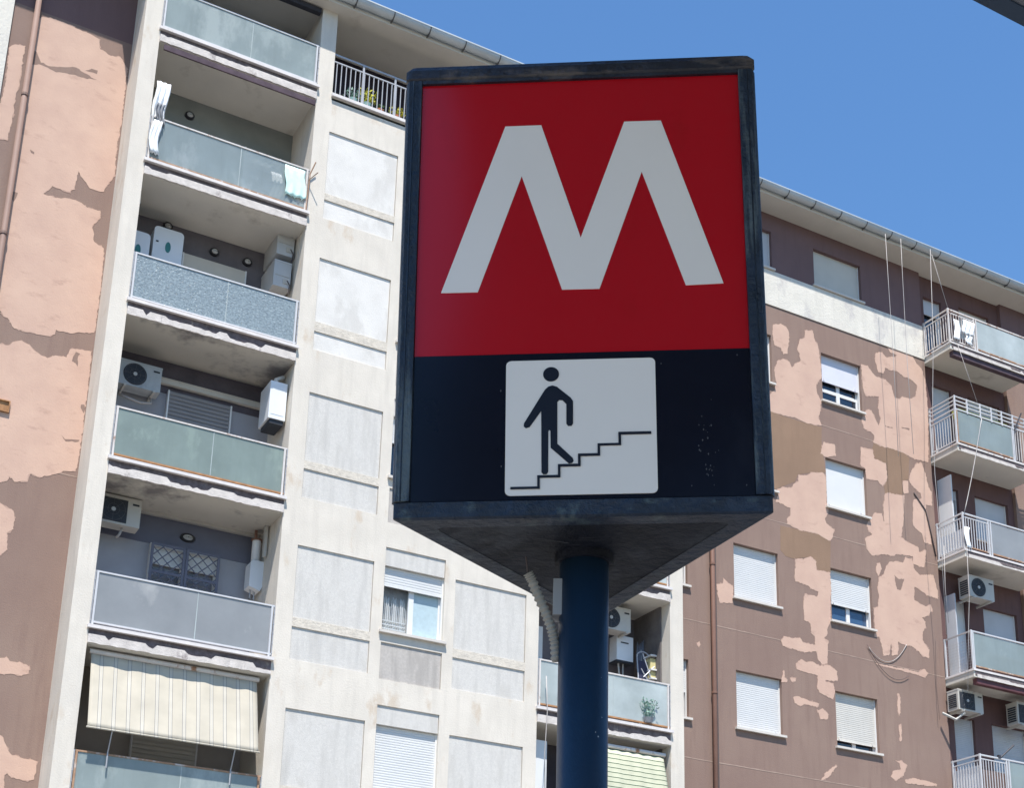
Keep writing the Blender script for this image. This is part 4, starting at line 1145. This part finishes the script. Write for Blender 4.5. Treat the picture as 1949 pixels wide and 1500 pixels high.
def awning(x0, x1, ytop, ztop, ybot, zbot, m, label, name='awning', sag=0.0, arms=True, valance=0.0):
    t = thing(name, label, 'awning', ((x0 + x1) / 2, ytop, ztop))
    vs, fs = [], []
    nx, nz = 40, 14
    rnd = random.Random(5)
    ph = [rnd.uniform(0, 6) for _ in range(6)]
    for j in range(nz + 1):
        v = j / nz
        for k in range(nx + 1):
            u = k / nx
            y = ytop + (ybot - ytop) * v + sag * math.sin(math.pi * v)
            y += 0.010 * math.sin(u * 21 + ph[0]) * math.sin(math.pi * v) + 0.007 * math.sin(u * 47 + ph[1] + v * 3)
            vs.append((x0 + (x1 - x0) * u, y, ztop + (zbot - ztop) * v))
    for j in range(nz):
        for k in range(nx):
            a = j * (nx + 1) + k
            fs.append((a, a + nx + 1, a + nx + 2, a + 1))
    mb = MB()
    mb.add(vs, fs)
    f = mb.build('fabric', m, t, smooth=True)
    f.modifiers.new('thickness', 'SOLIDIFY').thickness = 0.003
    MB().tube([(x0 - 0.03, ytop, ztop + 0.03), (x1 + 0.03, ytop, ztop + 0.03)], 0.045, 10).build('roller', 'rusty_white', t)
    MB().tube([(x0 - 0.02, ybot, zbot), (x1 + 0.03, ybot, zbot)], 0.016, 8).build('front_bar', 'awning_cream' if arms else 'grey_metal', t)
    if arms:
        for x in (x0 + 0.42, x1 - 0.42):
            MB().tube([(x, ybot + 0.01, zbot), (x, -0.06, SL[5] + 1.04)], 0.012, 6).tube([(x, -0.05, SL[5] + 1.06), (x, -0.05, SL[5] + 0.76)], 0.014, 6).build('arm', 'grey_metal', t)
    return t


awning(5.06, 8.06, 0.17, 9.52, -0.22, 8.10, 'awning_cream', 'cream awning with thin grey stripes let down over the lowest left balcony')
awning(15.0, 16.95, 0.10, 9.40, -0.12, 7.4, 'awning_green', 'green and cream striped awning at the bottom right of the blue post', sag=-0.10, arms=False)
for x in (16.0,):
    pass
# slatted blind behind the cream awning is the balcony door's own shutter

# ---- plants


def plant(x, y, z, label, pot, leaf, h, r, n, seed, cat='potted plant', pot_h=0.16, flowers=None):
    t = thing('potted_plant', label, cat, (x, y, z))
    MB().tube([(x, y, z), (x, y, z + pot_h)], 0.1, 12, radii=[0.075, 0.11]).build('pot', pot, t)
    rnd = random.Random(seed)
    mb, fl = MB(), MB()
    for k in range(n):
        a, e = rnd.uniform(0, 6.28), rnd.uniform(0.2, 1.0)
        rr = r * math.sqrt(rnd.random())
        p = Vector((x + rr * math.cos(a), y + rr * 0.5 * math.sin(a), z + pot_h + h * e))
        s = rnd.uniform(0.02, 0.045)
        d = Vector((rnd.uniform(-1, 1), rnd.uniform(-1, 1), rnd.uniform(-.3, 1))).normalized()
        q = d.cross(Vector((rnd.uniform(-1, 1), 1, rnd.uniform(-1, 1)))).normalized()
        tgt = fl if flowers and rnd.random() < 0.45 else mb
        tgt.add([p, p + d * s + q * s * 0.5, p + d * s * 2.2, p + d * s - q * s * 0.5], [(0, 1, 2, 3)])
        if k % 5 == 0:
            mb.tube([(x, y, z + pot_h * 0.9), tuple(p)], 0.005, 3)
    mb.build('foliage', leaf, t)
    if flowers and fl.v:
        fl.build('flowers', flowers, t)


plant(9.10, 0.16, 22.50, 'teal pot with pale leaves at the left of the top terrace bars', 'planter_teal', 'leaf_pale', 0.20, 0.18, 70, 1, pot_h=0.18)
plant(9.42, 0.17, 22.50, 'tallest yellow flowering plant behind the top terrace bars', 'planter_teal', 'leaf_yellow', 0.34, 0.24, 130, 2, flowers='leaf_yellow', pot_h=0.2)
plant(9.72, 0.17, 22.50, 'small plant in an orange clay pot on the top terrace', 'pot_terracotta', 'leaf_green', 0.14, 0.12, 50, 3)
plant(10.12, 0.17, 22.50, 'low yellow plant next to the sign edge on the top terrace', 'pot_terracotta', 'leaf_yellow', 0.22, 0.18, 90, 4, flowers='leaf_yellow')
plant(16.48, -0.035, 10.035, 'leafy plant pressed against the pale glass right of the blue post', 'box_grey', 'leaf_pale', 0.40, 0.20, 110, 5, pot_h=0.10)
t = thing('planter_trough', 'mossy yellow planter trough behind the raised white rail', 'planter', (27.1, 0.2, 20.0))
MB().box(26.25, 28.0, 0.06, 0.30, 19.92, 20.14).build('trough', 'planter_yellow', t)
t = thing('clothes_rack', 'folded wire rack leaning on the wall behind the pale blue glass', 'rack', (6.3, 1.2, 20.6))
for k in range(6):
    MB().tube([(6.18 + k * 0.06, 1.05, 20.2), (6.14 + k * 0.06, 1.1, 21.05 - 0.03 * k)], 0.008, 4).build('wire', 'white_metal', t)
t = thing('towel_rail', 'small wire shelf on the back wall behind the mint towel', 'shelf', (7.8, 1.3, 21.0))
MB().tube([(7.6, 1.2, 20.95), (8.15, 1.2, 20.95)], 0.012, 5).tube([(7.6, 1.3, 21.05), (8.15, 1.3, 21.05)], 0.012, 5).build('rail', 'dark_metal', t)
MB().tube([(7.6, 1.2, 20.6), (7.6, 1.2, 21.15)], 0.012, 5).build('rail', 'dark_metal', t)
t = thing('clothes_line_arm', 'thin rusty clothes line arm sticking out beside the mint towel', 'bracket', (8.2, -0.05, 20.3))
MB().tube([(8.20, -0.03, 19.5), (8.22, -0.06, 20.35), (8.30, -0.12, 20.62)], 0.014, 6).tube([(8.20, -0.04, 20.2), (8.32, -0.25, 20.3)], 0.01, 5).build('arm', 'rusty_metal', t)
t = thing('satellite_arm', 'black rod sticking up from the rail of the lowest balcony', 'rod', (26.8, 0.0, 10.8))
MB().tube([(26.75, 0.03, 10.79), (27.17, -0.05, 11.16)], 0.022, 6).build('rod', 'dark_metal', t)
MB().box(26.68, 26.76, 0.0, 0.05, 10.78, 10.86).build('clamp', 'dark_metal', t)
o = MB().tube([(28.2, 0.0, 20.02), (28.45, -0.05, 20.55)], 0.018, 6).build('rod', 'dark_metal', None, label='black rod at the right of the balcony with the raised rail', category='rod')
t = thing('bracket_light', 'white plastic bracket sticking out at the wall corner below the third balcony', 'bracket', (25.9, 0.7, 11.9))
MB().tube([(25.72, 0.80, 11.95), (25.98, 0.62, 11.78), (26.22, 0.55, 11.98)], 0.035, 6).build('arm', 'ac_beige', t)
MB().tube([(26.2, 0.72, 12.3), (26.34, 0.75, 12.26)], 0.03, 6).build('stub', 'ac_beige', t)

# ---- hanging ropes and loose cables


def rope(path, r, m, label, name='rope', group='ropes hanging from the eave on the right'):
    MB().tube(path, r, 6).build(name, m, None, smooth=True, label=label, category='rope' if name == 'rope' else 'cable', **({'group': group} if group else {}))


def sagged(a, b, sag, n=10):
    A, Bv = Vector(a), Vector(b)
    return [tuple(A.lerp(Bv, k / n) - Vector((0, 0, sag * 4 * (k / n) * (1 - k / n)))) for k in range(n + 1)]


rope([(24.08, 0.10, 24.66), (24.09, 0.10, 23.0), (24.11, 0.10, 21.0), (24.08, 0.10, 18.2)], 0.0065, 'rope_grey', 'leftmost rope hanging from the eave over the white band')
rope([(24.62, 0.10, 24.70), (24.60, 0.10, 23.4), (24.58, 0.10, 21.0), (24.60, 0.10, 18.4)], 0.0065, 'rope_grey', 'second rope from the left hanging from the eave over the white band')
rope([(25.62, 0.05, 24.70), (25.40, -0.05, 21.86), (25.25, 0.0, 19.69), (25.24, 0.05, 18.0), (25.3, 0.06, 16.0), (25.28, 0.06, 13.7)], 0.0065, 'rope_grey', 'long rope hanging straight down in front of the corner of the brown wall')
rope([(25.66, 0.05, 24.55), (26.02, -0.03, 23.02)], 0.0065, 'rope_grey', 'short slanting rope from the eave to the top balcony corner')
rope([(26.30, -0.02, 22.0), (26.55, -0.05, 21.2), (26.85, -0.03, 20.44)], 0.0065, 'rope_grey', 'slanting rope between the top balcony and the raised rail')
rope(sagged((26.98, -0.02, 20.0), (26.09, -0.03, 17.1), 0.10), 0.010, 'rope_grey', 'thick rope slanting from the raised rail to the balcony with white bars')
rope([(26.09, -0.03, 16.2), (26.03, -0.05, 14.8), (25.95, -0.02, 13.9), (25.80, 0.0, 12.3)], 0.0065, 'rope_grey', 'rope hanging below the balcony with white bars')
rope([(25.36, 0.02, 16.05), (25.28, 0.0, 14.9), (25.34, 0.02, 14.0)], 0.0065, 'rope_grey', 'shorter rope beside the wall corner below the balcony with white bars')
rope(sagged((23.55, B - 0.02, 13.30), (24.80, B - 0.02, 13.60), 0.42), 0.008, 'cable_white', 'pale cable looped on the brown wall under the pink patch', 'cable', None)
rope(sagged((23.50, B - 0.03, 13.35), (24.80, B - 0.03, 12.78), 0.40), 0.006, 'cable_dark', 'dark cable looped below the pale one on the brown wall', 'cable', None)
rope([(25.36, B - 0.02, 17.85), (25.72, B - 0.02, 17.45), (25.78, B - 0.03, 17.2), (25.98, B - 0.03, 16.2)], 0.016, 'cable_dark', 'dark cable bent down the wall beside the balcony with white bars', 'cable', None)
rope([(13.98, -0.09, 10.6), (14.02, -0.09, 9.9), (13.98, -0.09, 9.0), (14.0, -0.09, 8.2)], 0.009, 'cable_white', 'thin white cable hanging down the right tower left of the blue post', 'cable', None)

# ------------------------------------------------------------------ station canopy overhead
t = thing('station_canopy', 'dark grey canopy edge in the top right corner of the view', 'canopy', (3.0, -26.0, 0.13))
cpoly = [(8.0, -21.93), (0.88, -21.93), (0.47, -22.75), (-0.21, -23.63), (-3.4, -26.8), (8.0, -26.8)]
MB().prism(cpoly, lambda x, y, k: (x, y, 5.38 if k else 5.20)).build('roof', 'canopy_metal', t)
MB().box(0.84, 8.0, -21.93, -21.87, 5.192, 5.42).build('edge_beam', 'canopy_edge', t)
for x in (-1.9, 7.2):
    MB().tube([(x, -26.2, 0.13), (x, -27.2, 5.2)], 0.12, 16).build('column', 'canopy_metal', t, smooth=True)

# ------------------------------------------------------------------ metro sign on its post
SG = thing('metro_sign', 'three sided red metro sign with a large white M on a dark blue post', 'sign', (1.65443, -21.85196, 3.06425), local=True)
a, b, c = R(-32.75057), R(0.57293), R(-0.97903)
SG.rotation_mode = 'QUATERNION'
SG.rotation_quaternion = (Matrix.Rotation(a, 3, 'Z') @ Matrix.Rotation(b, 3, 'X') @ Matrix.Rotation(c, 3, 'Y')).to_quaternion()
Wd = 0.90
APX = Wd * 0.866
CEN = (0.0, Wd * 0.2887)


def tri(inset, chamf, n=4):
    """rounded triangular outline, inset from the full prism"""
    k = (Wd * 0.2887 - inset) / (Wd * 0.2887)
    P = [Vector((CEN[0] + (x - CEN[0]) * k, CEN[1] + (y - CEN[1]) * k)) for x, y in ((-Wd / 2, 0), (Wd / 2, 0), (0, APX))]
    out = []
    for i in range(3):
        p, q, r_ = P[i], P[i - 1], P[(i + 1) % 3]
        d1, d2 = (q - p).normalized(), (r_ - p).normalized()
        for j in range(n + 1):
            u = j / n
            A_, B_ = p + d1 * chamf, p + d2 * chamf
            pt = A_ * (1 - u) ** 2 + p * 2 * u * (1 - u) * 0.999 + B_ * u ** 2
            out.append((pt.x, pt.y))
    return out


def up(z0, z1):
    return lambda x, y, k: (x, y, z1 if k else z0)


def loft(layers):
    """closed skin through (outline, z) layers"""
    mb = MB()
    n = len(layers[0][0])
    vs = [(x, y, z) for pts, z in layers for x, y in pts]
    fs = []
    for i in range(len(layers) - 1):
        for k in range(n):
            fs.append((i * n + k, i * n + (k + 1) % n, (i + 1) * n + (k + 1) % n, (i + 1) * n + k))
    fs.append(tuple(range(n))[::-1])
    fs.append(tuple((len(layers) - 1) * n + k for k in range(n)))
    return mb.add(vs, fs)


loft([(tri(0.020, 0.03), -0.030), (tri(0.020, 0.03), 1.205)]).build('housing', 'sign_frame', SG)
# cap: rounded lid over the top edge
loft([(tri(-0.004, 0.030), 1.206), (tri(-0.010, 0.030), 1.214), (tri(-0.010, 0.030), 1.238), (tri(-0.004, 0.030), 1.252), (tri(0.006, 0.030), 1.258)]).build('cap', 'sign_cap', SG)
# bottom rail: a rim with a sunk plate
rim = loft([(tri(0.052, 0.03), -0.0415), (tri(0.003, 0.020), -0.0425), (tri(-0.005, 0.020), -0.0385), (tri(-0.005, 0.020), 0.000), (tri(0.0, 0.020), 0.0025)])
rim.f = rim.f[:-2]
rim.build('bottom_rim', 'sign_rim', SG)
up1 = tri(0.050, 0.03)
MB().prism(up1, up(-0.0405, -0.031)).build('underside_plate', 'sign_under', SG)
MB().add([(x, y, -0.0415) for x, y in tri(0.052, 0.03)] + [(x, y, -0.036) for x, y in tri(0.052, 0.03)], [(k, (k + 1) % 15, (k + 1) % 15 + 15, k + 15) for k in range(15)]).build('rim_lip', 'sign_under', SG)

Mv = [(-0.3496, 0.5725), (-0.257, 0.5720), (-0.1489, 0.9084), (-0.0457, 0.5726), (0.0477, 0.5722), (0.1583, 0.9098), (0.2619, 0.5752),
      (0.355, 0.5775), (0.2101, 1.0624), (0.1158, 1.0629), (0.0015, 0.7206), (-0.0991, 1.061), (-0.1925, 1.0608)]
body = [(-0.1388, 0.2043), (-0.0877, 0.295), (-0.0795, 0.3027), (-0.0697, 0.3055), (-0.0587, 0.3016), (-0.0248, 0.2708), (-0.0194, 0.2616), (-0.0196, 0.2013),
        (-0.0234, 0.1954), (-0.0316, 0.195), (-0.0359, 0.2011), (-0.0358, 0.2541), (-0.045, 0.2647), (-0.0532, 0.2655), (-0.0576, 0.2602), (-0.0577, 0.1485),
        (-0.021, 0.1102), (-0.0184, 0.1025), (-0.0222, 0.0967), (-0.0302, 0.0957), (-0.0739, 0.1382), (-0.0745, 0.1835), (-0.0777, 0.186), (-0.0794, 0.1812),
        (-0.0798, 0.0745), (-0.0835, 0.0687), (-0.0911, 0.0682), (-0.0959, 0.0736), (-0.0969, 0.237), (-0.1251, 0.1944), (-0.1338, 0.1916), (-0.1393, 0.1965)]
st = [(-0.1673, 0.0336), (-0.1028, 0.0334), (-0.1029, 0.0621), (-0.0534, 0.0627), (-0.0534, 0.0903), (-0.005, 0.091), (-0.0048, 0.1169), (0.042, 0.1176),
      (0.0422, 0.1436), (0.0923, 0.1436), (0.0927, 0.1716), (0.1655, 0.1727)]
stair = MB()
hw = 0.0030
for k in range(len(st) - 1):
    (xa, za), (xb, zb) = st[k], st[k + 1]
    stair.box(min(xa, xb) - hw, max(xa, xb) + hw, -0.0042 - 0.0001 * (k % 2), -0.0030, min(za, zb) - hw, max(za, zb) + hw)
F0 = 0.0
made = []


def face(name, mb, m, parent=SG):
    o = mb.build(name, m, parent)
    made.append(o)
    return o


red = face('red_panel', MB().box(-0.412, 0.412, F0, 0.02, 0.396, 1.206), 'sign_red')
blk = face('dark_panel', MB().box(-0.412, 0.412, F0 + 0.0005, 0.02, 0.004, 0.3957), 'sign_navy')
face('letter', MB().prism(Mv, at_y(-0.0015, 0.0005)), 'sign_white', red)
plate = face('pictogram_plate', MB().prism(rounded(-0.1835, 0.1815, 0.0145, 0.3755, 0.013), at_y(-0.0018, 0.001)), 'sign_white', blk)
face('walking_figure', MB().prism(body, at_y(-0.0032, -0.0017)), 'sign_print', blk)
face('figure_head', MB().prism([(-0.073 + 0.0196 * math.cos(2 * math.pi * k / 28), 0.3362 + 0.0196 * math.sin(2 * math.pi * k / 28)) for k in range(28)], at_y(-0.0032, -0.0017)), 'sign_print', blk)
face('stair_line', stair, 'sign_print', blk)
for sx in (-1, 1):
    e = loft([([(sx * 0.4125, -0.0085), (sx * 0.4135, -0.010), (sx * 0.446, -0.010), (sx * 0.452, -0.002), (sx * 0.452, 0.02), (sx * 0.4125, 0.02)][::sx], z) for z in (0.0030, 1.2055)])
    face('frame_bar', e, 'sign_frame')
face('frame_bar', MB().box(-0.412, 0.412, -0.0088, 0.001, 1.196, 1.2058), 'sign_cap')
# the other two faces are the same
import mathutils
for q in (1, 2):
    rot = Matrix.Translation((CEN[0], CEN[1], 0)) @ Matrix.Rotation(R(120 * q), 4, 'Z') @ Matrix.Translation((-CEN[0], -CEN[1], 0))
    twin = {}
    for o in list(made):
        cpy = o.copy()
        COL.objects.link(cpy)
        if o.parent is SG:
            cpy.parent = SG
            cpy.matrix_local = rot
        else:
            cpy.parent = twin[o.parent.name]
        twin[o.name] = cpy
# post, conduit and junction box are measured in world space; bring them into the sign's frame
bpy.context.view_layer.update()
inv = (Matrix.Translation(Vector(SG.location)) @ SG.rotation_quaternion.to_matrix().to_4x4()).inverted()


def loc(mb):
    mb.v = [tuple(inv @ Vector(p)) for p in mb.v]
    return mb


PX_, PY_ = 1.8005, -21.633
loc(MB().tube([(PX_, PY_, 0.13), (PX_ - 0.004, PY_, 3.03)], 0.0625, 48)).build('post', 'post_blue', SG, smooth=True)
loc(MB().tube([(PX_ - 0.004, PY_, 3.003), (PX_ - 0.004, PY_, 3.028)], 0.075, 40)).build('post_collar', 'sign_under', SG)
loc(MB().tube([(PX_, PY_, 0.125), (PX_, PY_, 0.15)], 0.15, 32)).build('base_plate', 'sign_under', SG)
cp = [Vector(p) for p in [(1.645, -21.60, 3.005), (1.652, -21.60, 2.962), (1.664, -21.60, 2.945), (1.684, -21.60, 2.905), (1.708, -21.60, 2.862), (1.725, -21.60, 2.825), (1.734, -21.60, 2.792), (1.738, -21.60, 2.745)]]
fine = []
for k in range(1, len(cp) - 1):
    for j in range(16):
        fine.append(cp[k].lerp(cp[k + 1], j / 16))
fine.append(cp[-1])
rad = [0.0118 + 0.0022 * math.sin(i * 2 * math.pi / 4.6) for i in range(len(fine))]
loc(MB().tube(fine, 0.012, 14, radii=rad)).build('conduit', 'conduit_grey', SG, smooth=True)
loc(MB().tube(cp[:3], 0.0022, 6)).build('conduit_wire', 'cable_dark', SG)
jb = MB()
ax = Vector((-0.87, 0.49, 0)).normalized()
ay = Vector((-0.49, -0.87, 0)).normalized()
bc = Vector((PX_, PY_, 2.905)) + ax * 0.070
vs = []
for dz in (-0.046, 0.05):
    for s, u in ((-1, -1), (1, -1), (1, 1), (-1, 1)):
        vs.append(tuple(bc + ax * 0.011 * s + ay * 0.03 * u + Vector((0, 0, dz))))
jb.add(vs, [(0, 3, 2, 1), (4, 5, 6, 7), (0, 1, 5, 4), (1, 2, 6, 5), (2, 3, 7, 6), (3, 0, 4, 7)])
loc(jb).build('junction_box', 'box_grey', SG)
sp = MB()
rnd = random.Random(31)
for _ in range(40):
    x, z = (rnd.gauss(0.30, 0.012), rnd.uniform(0.03, 0.26)) if rnd.random() < 0.7 else (rnd.uniform(-0.4, 0.4), rnd.uniform(0.02, 0.38))
    if -0.19 < x < 0.19:
        continue
    s = rnd.uniform(0.0006, 0.0018)
    sp.add([(x - s, -0.0004, z), (x, -0.0004, z - s * 2), (x + s, -0.0004, z), (x, -0.0004, z + s * 2)], [(0, 1, 2, 3)])
sp.build('paint_specks', 'scratch', SG, kind='stuff')
sc = MB()
rnd = random.Random(21)
for _ in range(9):
    x, y, L_ = rnd.uniform(-0.2, 0.12), rnd.uniform(0.12, 0.36), rnd.uniform(0.03, 0.10)
    an = rnd.uniform(-0.3, 0.6)
    dx, dy = L_ * math.cos(an), L_ * math.sin(an)
    sc.add([(x, y, -0.0408), (x + dx, y + dy, -0.0408), (x + dx * 0.9, y + dy + 0.0016, -0.0408), (x + dx * 0.1, y + 0.0014, -0.0408)], [(0, 3, 2, 1)])
sc.build('scratch_marks', 'scratch', SG, kind='stuff')
ch = MB()
rnd = random.Random(11)
for _ in range(26):
    z = rnd.uniform(2.2, 2.95)
    an = R(rnd.uniform(200, 330))
    s = rnd.uniform(0.0006, 0.0016)
    p = Vector((PX_ + 0.0628 * math.cos(an), PY_ + 0.0628 * math.sin(an), z))
    tn = Vector((-math.sin(an), math.cos(an), 0))
    ch.add([p - tn * s, p + Vector((0, 0, -s * 1.5)), p + tn * s, p + Vector((0, 0, s * 1.5))], [(0, 1, 2, 3)])
loc(ch).build('paint_chips', 'paint_chip', SG, kind='stuff')
